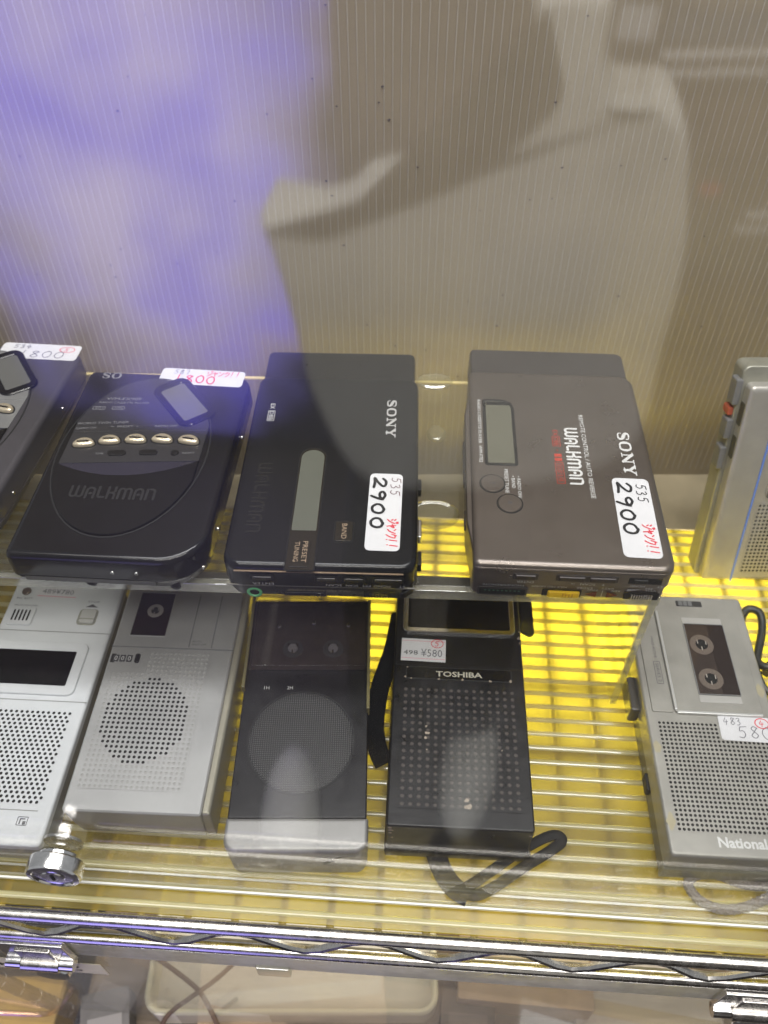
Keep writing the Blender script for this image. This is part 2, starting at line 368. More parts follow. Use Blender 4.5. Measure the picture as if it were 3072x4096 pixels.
def grille(parent, nx, ny, px, py, cx, cy, z, rad, mats, pick=None, stagger=False, margin=.2, depth=.5, seg=8):
    """perforated plate with real round holes; pick(i,j)-> bottom material index, None = no hole"""
    b = MB(); w = nx * px; l = ny * py
    for j in range(ny):
        for i in range(nx):
            x = cx - w / 2 + (i + .5) * px; y = cy - l / 2 + (j + .5) * py
            if stagger and j % 2: x += px / 2
            mi = pick(x, y) if pick else 1
            hx, hy = px / 2, py / 2
            sq = [(x + hx, y, z), (x + hx, y + hy, z), (x, y + hy, z), (x - hx, y + hy, z), (x - hx, y, z), (x - hx, y - hy, z), (x, y - hy, z), (x + hx, y - hy, z)]
            if mi is None:
                b.add(([sq[1], sq[3], sq[5], sq[7]], [(0, 1, 2, 3)]), 0); continue
            c = [(x + rad * math.cos(2 * math.pi * k / 8), y + rad * math.sin(2 * math.pi * k / 8), z) for k in range(8)]
            d = [(p[0], p[1], z - depth) for p in c]
            f = [(k, (k + 1) % 8, 8 + (k + 1) % 8, 8 + k) for k in range(8)]
            b.add((sq + c, f), 0)
            b.add((c + d, [(k, (k + 1) % 8, 8 + (k + 1) % 8, 8 + k) for k in range(8)]), mi)
            b.add((d, [tuple(range(8))]), mi)
    # rim
    x0, x1, y0, y1 = cx - w / 2, cx + w / 2 + (px / 2 if stagger else 0), cy - l / 2, cy + l / 2
    o = b.build('speaker_grille', mats, parent, smooth=False); o['kind'] = 'stuff'
    return o
def cassette_window(parent, w, l, cx, cy, z, frame=1.2, fm=None, reels=(), lift=1.2, r=.8, inside=None, reel_r=3.2, rm=None, pane=None):
    if fm is not None:
        MB().add(ringplate(rrect(w + 2 * frame, l + 2 * frame, r + frame * .6, cx, cy), rrect(w, l, r, cx, cy), lift, z, .35)).build('window_frame', fm, parent)
    t = MB().add(slab(w - .1, l - .1, .15, r, .02, cx, cy, z + .02)).build('tape_well', inside or TAPE, parent)
    for x, y in reels:
        b = MB().add(plate(ell(reel_r, reel_r, x, y, 18), .3, .1, z + .18), 0).add(plate(ell(reel_r * .52, reel_r * .52, x, y, 12), .5, .1, z + .18), 1)
        for k in range(3):
            a = 2 * math.pi * k / 3 + .4
            b.add(slab(.5, reel_r * .35, .62, .1, .05, x + reel_r * .4 * math.cos(a), y + reel_r * .4 * math.sin(a), z + .18), 0)
        b.build('reel', [rm or REEL, HOLE], t)
    MB().add(slab(w - .12, l - .12, .2, r, .03, cx, cy, z + lift - .4)).build('window_pane', pane or SMOKE, parent)
def sock(parent, name, x, z, r, y, ring=None, depth=.4, m=None):
    b = MB().add(loft([[(p, q, 0) for p, q in ell(r, r, n=18)], [(p, q, .35) for p, q in ell(r, r, n=18)], [(p, q, .5) for p, q in ell(r * .9, r * .9, n=18)], [(p, q, .5) for p, q in ell(r * .68, r * .68, n=18)], [(p, q, .1) for p, q in ell(r * .62, r * .62, n=18)]], False, False), 0, FF(x, y, z))
    b.add(([(p, q, .1) for p, q in ell(r * .62, r * .62, n=18)], [tuple(range(18))]), 1, FF(x, y, z))
    return b.build(name, [ring or MATTE, HOLE], parent)

# ---------------------------------------------------------------- the shop around the case (seen only as faint reflections)
fl = MB().add(slab(4000, 4000, 20, 5, 1, 0, -600, -920)).build('floor', mat("shop_floor", (.045, .038, .034), .5, var=.15, vscale=3)); fl['kind'] = 'structure'
bw = MB().add(slab(4000, 40, 2800, 2, 1, 0, -1700, -900)).build('wall', mat("shop_wall", (.06, .05, .042), .7, var=.3, vscale=4)); bw['kind'] = 'structure'

SHEL = R(-3.6)
# ---------------------------------------------------------------- display case: back panel
t = thing('back_panel', 'translucent fluted plastic sheet forming the back wall of the display case', 'panel', (0, 402, 0))
MB().add(slab(560, 2.4, 526, .5, .3, 0, 1.9, -3)).build('sheet', BACKM, t, smooth=False)
rib = MB().add(loft([[(-.36, 0, 4), (.36, 0, 4), (.22, -.5, 4), (-.22, -.5, 4)], [(-.36, 0, 523), (.36, 0, 523), (.22, -.5, 523), (-.22, -.5, 523)]])).build('rib', BACKR, t, (-256, .7, 0)).data
for k in range(1, 129): link('rib', rib, t, (-256 + 4 * k, .7, 0))

q = MB(); rs = random.Random(11)
for k in range(70):
    x, z, r = rs.uniform(-230, 220), rs.uniform(70, 300), rs.uniform(.25, .75)
    q.add(loft([[(x + r * rs.uniform(.4, 1.6) * math.cos(a * 1.05), y, z + r * rs.uniform(.3, 1) * math.sin(a * 1.05)) for a in range(6)] for y in (.1, .35)][::-1]))
q = q.build('specks', mat("dark_specks", (.12, .10, .10), .8), t); q['kind'] = 'stuff'

# shelf: wires, rails and truss
t = thing('wire_shelf', 'chrome wire shelf whose front edge is a truss of two rails and a zigzag wire', 'shelf', (0, 0, 0), (0, 0, SHEL))
MB().add(tube([(-330, 108.5, 0), (330, 108.5, 0)], 3.1, 14)).build('rail', CHROME, t)
MB().add(tube([(-330, 108.0, -29), (330, 108.0, -29)], 2.9, 14)).build('rail', CHROME, t)
zz = []
for k in range(-44, 45):
    x = 7.75 * k + 18; zz.append((x, 108.4, -14.4 + 11.0 * math.cos(2 * math.pi * (x - 49) / 62)))
MB().add(tube(zz, 1.9, 8)).build('truss_wire', CHROME, t)
w0 = MB().add(tube([(0, 109, -4.6), (0, 112, -4.6), (0, 398, -4.6)], 1.8, 8)).build('wire', WIREM, t, (77.3, 0, 0)).data
for k in list(range(-17, 0)) + list(range(1, 10)): link('wire', w0, t, (77.3 + 21.8 * k, 0, 0))
for y in (246, 211, 330):
    MB().add(tube([(-330, y, -8.2), (330, y, -8.2)], 2.0, 8)).build('cross_wire', WIREM, t)
MB().add(slab(660, 60, 1.2, .5, .2, 0, 394, -2.6)).build('back_strip', mat("beige_strip", (.36, .30, .19), .6, var=.15, vscale=30), t)

# yellow ribbed sheet on the wires
t = thing('shelf_liner', 'translucent yellow corrugated plastic sheet lying on the shelf wires, lit from below', 'plastic sheet', (0, 0, -2.6), (0, 0, SHEL))
MB().add(slab(660, 250, 1.6, .5, .2, 0, 238, 0)).build('sheet', YSH, t)
prof = [(-1.5, 1.6), (1.5, 1.6), (.9, 2.25), (.3, 2.35), (0, 2.05), (-.3, 2.35), (-.9, 2.25)]
r0 = MB().add(loft([[(-330, y, z) for y, z in prof], [(330, y, z) for y, z in prof]])).build('rib', YRIB, t, (0, 117, 0), smooth=False).data
for k in range(1, 31): link('rib', r0, t, (0, 117 + 8.05 * k, 0))

# clear riser (an upturned acrylic tray)
t = thing('acrylic_riser', 'clear acrylic riser the upper row of cassette players lies on', 'display stand', (0, 10.0, 0), (0, 0, R(-2.2)))
MB().add(slab(390, 148, 3.6, 2, .6, -78, 297, 92.4)).build('top', RISC, t, smooth=False)
MB().add(slab(392, 3.4, 6.5, .8, .5, -78, 222.0, 89.4)).build('front_lip', EDGE, t)
MB().add(slab(390, 2.0, 1.0, .4, .2, -78, 371.6, 95.6)).build('back_edge', mat("painted_yellow_glow", (.75, .62, .28), .3), t)  # yellow light caught in the acrylic edge, put into the colour
leg = MB().add(slab(3.4, 150, 92, .6, .4, 0, 297, .2)).build('side', RISC, t, (115.2, 0, 0), smooth=False).data
link('side', leg, t, (-272, 0, 0))
e = MB().add(slab(3.6, 1.6, 94, .5, .3, 0, 221.0, .2)).build('side_edge', EDGE, t, (115.2, 0, 0)).data
for nm, x, y, rx, ry, h in (('bumper', 16, 327, 5.4, 6.6, 1.8), ('bumper', 14.2, 267, 13, 9.5, 2.2), ('bumper', 15, 372, 11, 7, 1.4)):
    o = [(a * 1, b * 1) for a, b in ell(rx, ry, x, y, 28)]
    MB().add(layers(o, [(96.05, 0), (96.05 + h * .6, .3), (96.05 + h, 1.3), (96.05 + h * .7, 2.4), (96.05 + h * .55, 3.2)] if rx > 6 else [(96.05, 0), (96.05 + h * .7, .8), (96.05 + h, 2.2)])).build(nm, clear("clear_rubber", (.9, .89, .8), .16, .8, .06, haze=.10, hazecol=(.8, .76, .5)), t)

# front door pane with its lock
t = thing('front_door', 'clear acrylic front door of the display case with a chrome lock at lower left', 'door', (0, 0, 0), (0, 0, SHEL))
MB().add(slab(640, 4.2, 560, .4, .3, 0, 126.6, 1.5)).build('pane', DOORC, t, smooth=False)
MB().add(slab(640, 1.0, 1.4, .3, .2, 0, 129.4, 1.0)).build('bottom_edge', mat("painted_white_glint", (.72, .72, .66), .25), t)  # bright line of light along the clear pane's edge, painted white
MB().add(slab(640, 1.0, 1.4, .3, .2, 0, 123.6, 1.0)).build('bottom_edge', MATS["painted_white_glint"], t)
def lathe(prof, n=28): return loft([[(r * math.cos(2 * math.pi * k / n), r * math.sin(2 * math.pi * k / n), z) for k in range(n)] for r, z in prof])
L = MB().add(lathe([(8.2, 0), (8.6, .4), (8.6, 2.6), (8.0, 3.4)])).build('lock_barrel', STEEL, t, (-149, 124, 34), (R(90), 0, 0))
MB().add(lathe([(11.6, 0), (11.9, .8), (11.9, 6.0), (11.2, 7.0), (9.2, 7.2), (8.6, 6.6), (5.2, 6.6), (4.8, 7.0)])).build('lock_face', STEEL, L, (0, 0, 2.6))
MB().add(slab(1.2, 5.2, .5, .3, .1, 0, 0, 9.5)).build('keyhole', HOLE, L)
MB().add(lathe([(8.6, 0), (8.6, 1.2), (5.6, 1.8)])).build('lock_nut', CHROME, t, (-149, 128.9, 34), (R(-90), 0, 0))

# ---------------------------------------------------------------- lower compartment
t = thing('lower_door', 'clear acrylic door of the compartment below, hung from chrome hinges under the front rails', 'door', (0, 0, 0), (0, 0, SHEL))
MB().add(slab(640, 3.6, 420, .4, .3, 0, 109.5, -470)).build('pane', LOWC, t, smooth=False)
MB().add(slab(600, 7.5, 19, .6, .5, 18, 111, -58)).build('top_strip', clear("milky_strip", (.85, .85, .82), .2, .6, .12, haze=.8, hazecol=(.68, .66, .60), milk=1), t)
def hinge(x, wd):
    h = MB().add(slab(wd, 3.0, 27, .5, .5, 0, 105.0, -59)).build('hinge', STEEL, t, (x, 0, 0))
    MB().add(tube([(-wd / 2, 102.6, -57), (-wd * .28, 102.6, -57)], 3.5, 14)).add(tube([(wd * .30, 102.6, -57), (wd / 2, 102.6, -57)], 3.5, 14)).build('hinge_knuckle', STEEL, h)
    MB().add(tube([(-wd * .27, 102.2, -57.5), (wd * .29, 102.2, -57.5)], 3.9, 14)).add(slab(wd * .52, 1.6, 17, 1, .5, .2, 103.2, -56)).build('hinge_leaf', CHROME, h)
    MB().add(lathe([(8.6, 0), (8.8, .6), (8.8, 4.4), (8.3, 5.2), (2, 5.3)])).build('clamp_disc', STEEL, h, (3, 105, -70), (R(90), 0, 0))
hinge(-178, 34); hinge(171, 38)
MB().add(slab(17, 5, 13, 1, .6, 0, 108, -66)).build('stop_block', EDGE, t, (-62, 0, 0))
# paper label with dark hand lettering behind the lower door
lb = MB().add(slab(78, .3, 19, .2, .05, 0, 0, -9)).build('paper_label', mat("old_paper", (.62, .56, .40), .7, var=.08, vscale=80), None, (-184, 117.6, -78), (0, 0, SHEL))
tag(lb, 'yellowed paper label with dark brush lettering hanging below the left hinge', 'label')
q = MB()
for k, (st) in enumerate(([[(0, .9), (.6, .95), (.2, .3), (0, .1)]], [[(.5, 1), (.1, .6)], [(.4, .85), (.8, .85), (.2, .05)]], [[(.1, .7), (.7, .75)], [(.45, 1), (.5, .1)]], [[(.1, .9), (.3, .7)], [(.1, .1), (.8, .7)]], [[(.1, .6), (.8, .65)], [(.3, .9), (.35, .2)]])):
    for s_ in st: q.add(ribbon([(-22 + 10 * k + a * 8, -4 + b * 8) for a, b in s_], 1.3, .25), 0, FF(4, -.2, .5, True))
q.build('lettering', INKB, lb, smooth=False)
fl2 = MB().add(slab(510, 330, 4, 1, .5, 62, 240, -214)).build('lower_shelf', mat("brown_board", (.22, .165, .12), .6, var=.35, vscale=18, bump=.2, bscale=120))
tag(fl2, 'brown mottled board forming the floor of the lower compartment', 'shelf board')
tr = thing('tray', 'cream plastic tray with rounded corners on the lower shelf', 'tray', (-58, 176, -209))
MB().add(ringplate(rrect(184, 120, 12, 0, 0, 7), rrect(177, 113, 9, 0, 0, 7), 24, 0, 1.2)).build('rim', mat("cream_plastic", (.72, .68, .52), .4), tr)
MB().add(slab(178, 114, 2, 9, .4, 0, 0, .2)).build('base', mat("cream_plastic2", (.60, .57, .50), .45), tr)
bx = [('cardboard_box', 'plain brown cardboard box on the lower shelf right of the cream tray', 84, 60, 30, 90, 150, (.40, .29, .19)),
      ('paper_packet', 'pale grey paper packet lying on the lower shelf near the right hinge', 92, 66, 8, 168, 118, (.55, .50, .47)),
      ('carton', 'dull grey carton at the far right of the lower shelf', 70, 60, 26, 205, 190, (.42, .40, .39)),
      ('kraft_envelope', 'tan kraft envelope in front of the cream tray', 120, 46, 5, -62, 92, (.46, .33, .22))]
for n_, lab_, w_, l_, h_, x_, y_, c_ in bx:
    o = MB().add(slab(w_, l_, h_, 1.5, .8)).add(slab(w_ * .96, 9, .2, .3, .05, 0, 0, h_ + .05), 1).build(n_, [mat(n_ + "_paper", c_, .75, var=.2, vscale=30, bump=.2, bscale=300), mat("packing_tape", (.5, .42, .3), .25)], None, (x_, y_, -209.8), (0, 0, R(rnd.uniform(-14, 14))))
    tag(o, lab_, n_.split('_')[-1] if n_ != 'cardboard_box' else 'box')
for n_, lab_, P_ in (('brown_cable', 'thin brown cable crossing over another below the lower door strip', [(-150, 150, -184), (-128, 137, -181), (-114, 127, -180), (-104, 114, -184), (-96, 100, -200)]),
                     ('bent_cable', 'thin dark cable looping down over the cream tray edge', [(-88, 152, -184), (-104, 134, -176.5), (-118, 124, -176), (-134, 114, -184), (-142, 100, -202)])):
    o = MB().add(tube(spline(P_, 5), 1.5, 8)).build(n_, mat("brown_rubber", (.12, .075, .05), .5)); tag(o, lab_, 'cable')
p = thing('shelf_post', 'grooved chrome rack post leaning across the bottom left corner', 'post', (0, 0, 0))
a_, b_ = Vector((-235, 131, -167)), Vector((-207, 131, -284))
d_ = (b_ - a_); MB().add(tube([tuple(a_ - d_ * .6), tuple(a_), tuple(b_), tuple(b_ + d_ * .6)], 4.3, 20)).build('tube', mat("dull_chrome", (.40, .38, .41), .24, metal=1, rvar=.08, vscale=60), p)
for k in range(-3, 9):
    c_ = a_ + d_ * (k * .17); u_ = d_.normalized()
    MB().add(tube([tuple(c_ - u_ * .5), tuple(c_ + u_ * .5)], 4.55, 20)).build('groove_ring', CHROME, p)
hk = MB().add(tube(spline([(-262, 124, -217), (-236, 124, -222), (-222, 124, -223), (-211, 124, -211), (-203, 128, -200), (-199, 134, -196)], 6), 1.7, 10)).build('wire_hook', mat("copper_wire", (.72, .45, .33), .22, metal=1)); tag(hk, 'bent coppery wire hooked around the grooved post at bottom left', 'wire')
ob = MB().add(slab(90, 60, 40, 3, 1)).build('orange_box', mat("orange_card", (.62, .40, .12), .55, var=.15), None, (-273, 125, -300)); tag(ob, 'orange-tan box under the wire hook in the bottom left corner', 'box')

# ---------------------------------------------------------------- upper row: cassette players on the riser
def oval_seg(cx, cy, rx, ry, lo, hi, n=30):
    xs = [cx - rx + 2 * rx * k / n for k in range(n + 1)]; up = []; dn = []
    for x in xs:
        q = ry * math.sqrt(max(0, 1 - ((x - cx) / rx) ** 2)); u = min(cy + q, hi(x)); l = max(cy - q, lo(x))
        if u - l > .15: up.append((x, u)); dn.append((x, l))
    return dn + up[::-1]
def tuner_player(loc, yaw, shell, label, grey=False):
    t = thing('cassette_player', label, 'cassette player', loc, (0, 0, R(yaw)), 'cassette players on the clear riser')
    low = [(0, 6.0), (1.2, 4.6), (5.0, 1.8), (9.6, .3), (10.0, .9)]
    cor = [4, 21, 8, 4]
    b = MB().add(rlayers(89, 131.5, cor, low, .3, 0, 8)).build('base', shell, t)
    MB().add(rlayers(89, 131.5, cor, [(9.9, 1.0), (10.5, .15), (11, 0), (21.0, .35), (22.6, .9), (23.5, 2.0), (24, 3.6)], .3, 0, 8)).build('lid', shell, t)
    hi_ = lambda x: 17 + .085 * (x + 4); lo_ = lambda x: -5 + .085 * (x + 4)
    cx, cy, rx, ry = -3.6, 3.2, 36.6, 56
    MB().add(ringplate(ell(rx + .7, ry + .7, cx, cy, 48), ell(rx - .1, ry - .1, cx, cy, 48), .35, 23.95, .12)).build('dial_rim', MATTE, t)
    pm = GUND if not grey else SILVD
    MB().add(plate(oval_seg(cx, cy, rx - .5, ry - .5, hi_, lambda x: 99), .62, .2, 24.02)).build('dial_plate', mat("dial_grey", (.03, .029, .032), .34, bump=.08, bscale=2500) if not grey else pm, t)
    MB().add(plate(oval_seg(cx, cy, rx - .5, ry - .5, lo_, hi_), .40, .1, 24.02)).build('button_band', mat("dial_grey", (.03, .029, .032)) if not grey else pm, t)
    sag = lambda x: lo_(x) - 10.0 * max(0, 1 - ((x - cx) / 35.5) ** 2)
    MB().add(plate(oval_seg(cx, cy, rx - .5, ry - .5, lambda x: -99, sag), 1.3, .25, 24.02)).build('lower_cover', BLK, t)
    # the scooped crescent between band and cover
    up = []; dn = []
    for k in range(25):
        x = cx - 34 + 68 * k / 24; up.append((x, lo_(x), 24.10)); dn.append((x, sag(x) - .05, 25.2))
    MB().add((up + dn, [(25 + k, 26 + k, k + 1, k) for k in range(24)])).build('scoop', mat("scoop_violet_light", (.03, .028, .045), .25), t)  # violet light on the upturned crescent is tinted into its colour
    wl = MB().add(logo("WALKMAN", ROUND, 41, 7.2, .17, .06, .02), 0, FR(-5, -26.8, 25.32, 1)).build('raised_lettering', mat("dark_emboss", (.017, .017, .018), .4), t, smooth=False)
    # slanted display
    r_ = -51
    M = Matrix.Translation((13.4, 40.6, 24.5)) @ Matrix.Rotation(R(r_), 4, 'Z')
    MB().add(ringplate(rrect(38.5, 20.4, 6), rrect(29, 13.4, 1.6), 1.1, 0, .5), 0, M).build('display_frame', BLK, t)
    MB().add(slab(29.4, 13.8, .3, 1.4, .1, 0, 0, .05), 0, M).build('display', LCDW, t)
    for k, (x, y) in enumerate(((-29.2, 6.6), (-17.0, 9.4), (-4.1, 10.9), (9.1, 11.9), (22.4, 11.8))):
        D = [(5.4 * math.cos(R(a)), 4.6 * math.sin(R(a)) - 1.4) for a in range(0, 181, 12)] + [(-4.4, -2.5), (-2.2, -2.9), (0, -3.0), (2.2, -2.9), (4.4, -2.5)]
        MM_ = FR(x, y, 24.42, 8 - 4 * k)
        MB().add(plate(inset(D, -.7), .15, .05), 0, MM_).build('button_well', HOLE, t)
        bt = MB().add(layers(D, [(0, 0), (1.0, .1), (1.7, .6), (2.1, 1.6), (2.2, 2.6)]), 0, MM_).build('button', PEARL, t)
        MB().add(text_vf(("TUNE", "MENU", "FF", "C", "REW")[k], 3.6, 1.0), 0, MM_ @ Matrix.Translation((0, .2, 2.24))).build('button_print', PRK, bt, smooth=False)
    for x, y, w in ((-11.0, .6, 9), (4.3, 1.9, 9), (17.4, 2.4, 4)):
        MB().add(slab(w, 3.6, .7, 1.7, .3), 0, FR(x, y, 24.4, 4)).build('small_button', BLK2, t)
    words(t, 'printing', PRG, [("WM-FX909", 18, 2.2, FR(-18.5, 41.2, 24.7, 2)), ("RADIO CASSETTE PLAYER", 26, 1.4, FR(-17.5, 38.2, 24.7, 2)), ("WORLD TWIN TUNER", 26, 1.7, FR(-24, 22.0, 24.7, 6)),
          ("RADIO ON", 10, 1.4, FR(-31.5, 17.6, 24.7, 7)), ("-", 1.5, .4, FR(-18.6, 19.6, 24.7)), ("PRESET", 8, 1.4, FR(-12, 20.0, 24.7, 6)), ("+", 1.2, 1.2, FR(-6, 20.4, 24.7)), ("RADIO OFF", 11.4, 1.5, FR(8.5, 21.6, 24.7, 4)),
          ("AVLS", 4.6, 1.3, FR(-29.5, 33.2, 24.7, 2)), ("AMS", 4.6, 1.3, FR(-19.5, 33.8, 24.7, 2)), ("TIME", 4, 1.1, FR(-19.5, -.2, 24.5, 5)), ("RESET", 6, 1.1, FR(24, 2.9, 24.5, 5))])
    fr = MB()
    for x, y in ((-29.5, 33.2), (-19.5, 33.8)): fr.add(ringplate(rrect(6.6, 2.6, .8), rrect(6.0, 2.0, .6), .05, 0, .01), 0, FR(x, y, 24.66, 2))
    fr.build('printed_box', PRG, t)
    if not grey:
        MB().add(logo("SO", SERIF, 10.5, 4.6, 1, .10, .02), 0, FR(-30.5, 60.8, 24.05, 2)).build('maker_lettering', PRG, t, smooth=False)
    # near end: seam strip, sockets, screws
    MB().add(slab(60, 1.0, 2.6, .4, .3), 0, FR(-8, -65.3, 6.9)).build('seam_strip', mat("worn_edge", (.07, .07, .06), .35), t)
    for x, z, r in ((-10, 3.2, 2.6), (29, 3.6, 2.6)): sock(t, 'socket', x, z, r, -62.4)
    for x in (-2, 9.5, 16): sock(t, 'screw', x, 4.4, .9, -62.9, STEEL)
    for x in (3.5, 14.3): sock(t, 'screw', x, 15.2, .9, -65.5, STEEL)
    for k in range(4): MB().add(slab(.5, .6, 3.4, .2, .1), 0, FR(-31 + 4 * k, -62.7, 2.6)).build('grip_rib', BLK2, t)
    for y in (26, -37, -60):
        MB().add(lathe([(.2, .9), (.9, .6), (1.0, 0)]), 0, Matrix.Translation((45.0 if y > -40 else 43, y, 15)) @ Matrix.Rotation(R(90), 4, 'Y')).build('screw', STEEL, t)
    return t
tB = tuner_player((-120, 294, 96), -3.5, BLK, 'glossy black cassette player with five pearl buttons and a red 1800 price sticker')
Ms = Matrix.Translation((18.2, 62.0, 24.08)) @ Matrix.Rotation(R(-1.6), 4, 'Z')
sticker(tB, 45.5, 13, Ms, [('price', INKR, hand("1800", -15, -5.0, 24, 6.2, .75, slant=-.1)), ('code', INKB, hand("587", -16, 2.0, 9, 3.4, .3)), ('note', INKR, hand("Jank!!", 2, 1.3, 19, 4.2, .5))])
tA = tuner_player((-219.8, 319.5, 96), -6.8, GREYW, 'grey cassette player with slanted display, cut off at the left edge of the shelf', True)
Ms = Matrix.Translation((20.6, 61.2, 24.08)) @ Matrix.Rotation(R(2), 4, 'Z')
sticker(tA, 45, 13.5, Ms, [('price', INKG, hand("1800", -12, -5.2, 28, 5.6, .5)), ('code', INKB, hand("534", -16, 2.2, 11, 3.2, .35)),
        ('stamp', INKR, loft([[(15 + 4 * math.cos(a * .3), 2.6 + 2.2 * math.sin(a * .3), .20) for a in range(21)], [(15 + 4.5 * math.cos(a * .3), 2.6 + 2.6 * math.sin(a * .3), .20) for a in range(21)]], False, False)),
        ('stamp', INKR, hand("5", 13.4, 1.2, 3, 2.6, .35))])

# black player with pill-shaped display
t = thing('cassette_player', 'black cassette player with a pill-shaped display and green jack ring, 2900 sticker', 'cassette player', (-26, 290, 96), (0, 0, R(-1.8)), 'cassette players on the clear riser')
MB().add(rlayers(86.5, 132, [9, 11, 5, 5], [(0, 3.2), (.8, 2.2), (4, .9), (9.5, .3), (10.0, .9)], -.3, .2, 7)).build('base', BLK2, t)
MB().add(rlayers(86.5, 133, [9, 8, 6, 6], [(9.9, 1.3), (10.3, .4), (11, .2), (20.0, .2), (22.0, .7), (23.3, 1.8), (24, 3.6)], -.3, .2, 7)).build('lid', NAVY, t)
MB().add(rlayers(83.5, 30, [2, 2, 4, 4], [(1.5, 1.2), (3, 0), (17.0, .2), (18.6, .9), (19.3, 2.2)], -.6, 79.5, 6)).build('battery_case', BLK2, t)
strip = rrect(12.4, 76.5, [.6, .6, 6.1, 6.1], -8.6, -29.6, 8)
MB().add(plate(inset(strip, -.5), .12, .05, 23.98)).build('display_surround', HOLE, t)
MB().add(plate(strip, .30, .12, 24.02)).build('display_strip', BROWNP, t)
MB().add(plate(rrect(11.2, 52.6, [.5, .5, 5.5, 5.5], -8.6, -19.0, 8), .14, .05, 24.34)).build('display', LCD, t)
pb = MB().add(slab(8.6, 15.6, .5, 1.0, .2, -9.1, -58.6, 24.28)).build('preset_button', BROWNP, t)
words(pb, 'printing', mat("bronze_print", (.34, .25, .17), .4), [("PRESET", 12, 2.2, FR(-7.0, -58, 24.82, -90)), ("TUNING", 11.4, 2.2, FR(-10.6, -58, 24.82, -90))])
bb = MB().add(slab(7.8, 11.6, .55, 1.2, .2, 9.4, -45.3, 24.02)).build('band_button', BROWNP, t)
words(bb, 'printing', MATS["bronze_print"], [("BAND", 9, 2.3, FR(9.6, -45.3, 24.6, -90))])
MB().add(slab(9.2, 13.0, .1, 1.4, .04, 9.4, -45.3, 23.98)).build('button_well', HOLE, t)
MB().add(logo("SONY", SERIF, 28.6, 4.6, 1, .10, .02), 0, FR(28.8, 32.5, 24.06, -90)).build('maker_lettering', mat("silver_print", (.62, .62, .62), .3, metal=.4), t, smooth=False)
words(t, 'printing', PRW, [("EX", 4.2, 2.3, FR(-33, 40.0, 24.06, -90)), ("DBB", 6.6, 2.2, FR(-33, 32.6, 24.06, -90))])
MB().add(ringplate(rrect(3.6, 8.0, .3, -33, 32.6), rrect(3.1, 7.5, .2, -33, 32.6), .05, 24.02, .01)).build('printed_box', PRW, t)
MB().add(logo("WALKMAN", ROUND, 45.5, 6.6, .14, .06, .02), 0, FR(-31.4, -24.5, 24.04, -90)).build('faint_lettering', mat("faint_emboss", (.015, .015, .014), .22), t, smooth=False)
Ms = FR(27.2, -31.9, 24.05, -91)
sticker(t, 48, 15.6, Ms, [('price', INKB, hand("2900", -21.2, -5.8, 33.5, 5.6, 1.35, adv=1)), ('code', mat("maroon_ink", (.10, .02, .03), .5), hand("535", -21.5, 2.4, 12.5, 4.4, .42)), ('note', INKR, hand("Jank!!", 5.0, 1.6, 18, 4.6, .62))], 2.4)
MB().add(slab(74, .7, .5, .2, .1, -.5, -66.4, 20.7)).build('worn_edge', mat("bronze_wear", (.28, .20, .13), .35, metal=.5), t)
for x, w in ((-25.5, 8.5), (2.8, 8.4), (15, 8.4), (30, 12)):
    MB().add(slab(w + 1.6, .5, 3.8, .2, .2), 0, FR(x, -66.5, 14.9)).build('key_well', HOLE, t)
    MB().add(slab(w, 1.3, 2.4, .5, .4), 0, FR(x, -66.8, 15.6)).build('key', BROWNP, t)
words(t, 'printing', mat("pale_print", (.36, .36, .34), .4), [("ENTER", 9.5, 1.6, FF(-25.4, -66.75, 12.6, True)), ("SCAN", 7, 1.5, FF(6, -66.75, 12.6, True)), ("SCAN", 5.4, 1.4, FF(14, -66.75, 12.6, True)), ("MONO", 7.4, 1.6, FF(27.2, -66.75, 12.6, True)), ("ST", 3, 1.6, FF(36, -66.75, 12.6, True)), ("FM", 3.4, 1.4, FF(20.5, -66.75, 12.6, True))])
words(t, 'printing', mat("worn_print", (.26, .23, .16), .5), [("MAX MID NORM EXDBB", 28, 1.3, FF(-1, -65.7, 7.2, True))])
MB().add(slab(84.5, .8, .8, .3, .2, -.2, -65.4, 9.5)).build('seam_line', mat("worn_seam", (.20, .19, .16), .35, metal=.4, var=.4, vscale=200), t)
MB().add(slab(52, .4, 5.6, .2, .1, 10, -65.0, 2.7)).build('worn_plate', mat("scuffed_plate", (.085, .078, .055), .4, metal=.4, var=.6, vscale=260), t)
sock(t, 'headphone_jack', -30.4, 4.0, 3.5, -64.9, GREEN)
MB().add(slab(19, .5, 3.4, .2, .2), 0, FR(-7.5, -65.4, 2.6)).build('slider_well', HOLE, t)
MB().add(slab(17.6, 1.0, 2.4, .4, .4), 0, FR(-7.5, -65.5, 3.1)).build('slider', BLK2, t)
for k in range(4): MB().add(slab(.6, .6, 2.0, .2, .1), 0, FR(-4.8 + 1.5 * k, -66.1, 3.3)).build('slider_rib', BROWNP, t)
for x in (8.2, 14.6): MB().add(slab(1.6, .4, 1.1, .1, .1), 0, FR(x, -65.3, 3.2)).build('peg_hole', HOLE, t)
MB().add(slab(16, .5, 4.2, .3, .2), 0, FR(27, -65.35, 2.6)).build('wheel_well', HOLE, t)
for k in range(8): MB().add(slab(.7, 1.2, 3.0, .2, .2), 0, FR(22 + 1.25 * k, -65.5, 3.2)).build('volume_wheel_tooth', BROWNP, t)
for y, r in ((-8, 2.2), (-36, 3.2), (-54, 2.4)):
    MB().add(slab(1.8, r * 3.4, 5, .7, .5), 0, FR(43.6, y, 12.5)).build('side_key', BLK2 if y != -36 else STEEL, t)
MB().add(slab(8, 5, 4.4, 2, 1.2), 0, FR(37.5, -62.3, 2.4, 40)).build('strap_lug', BLK2, t)

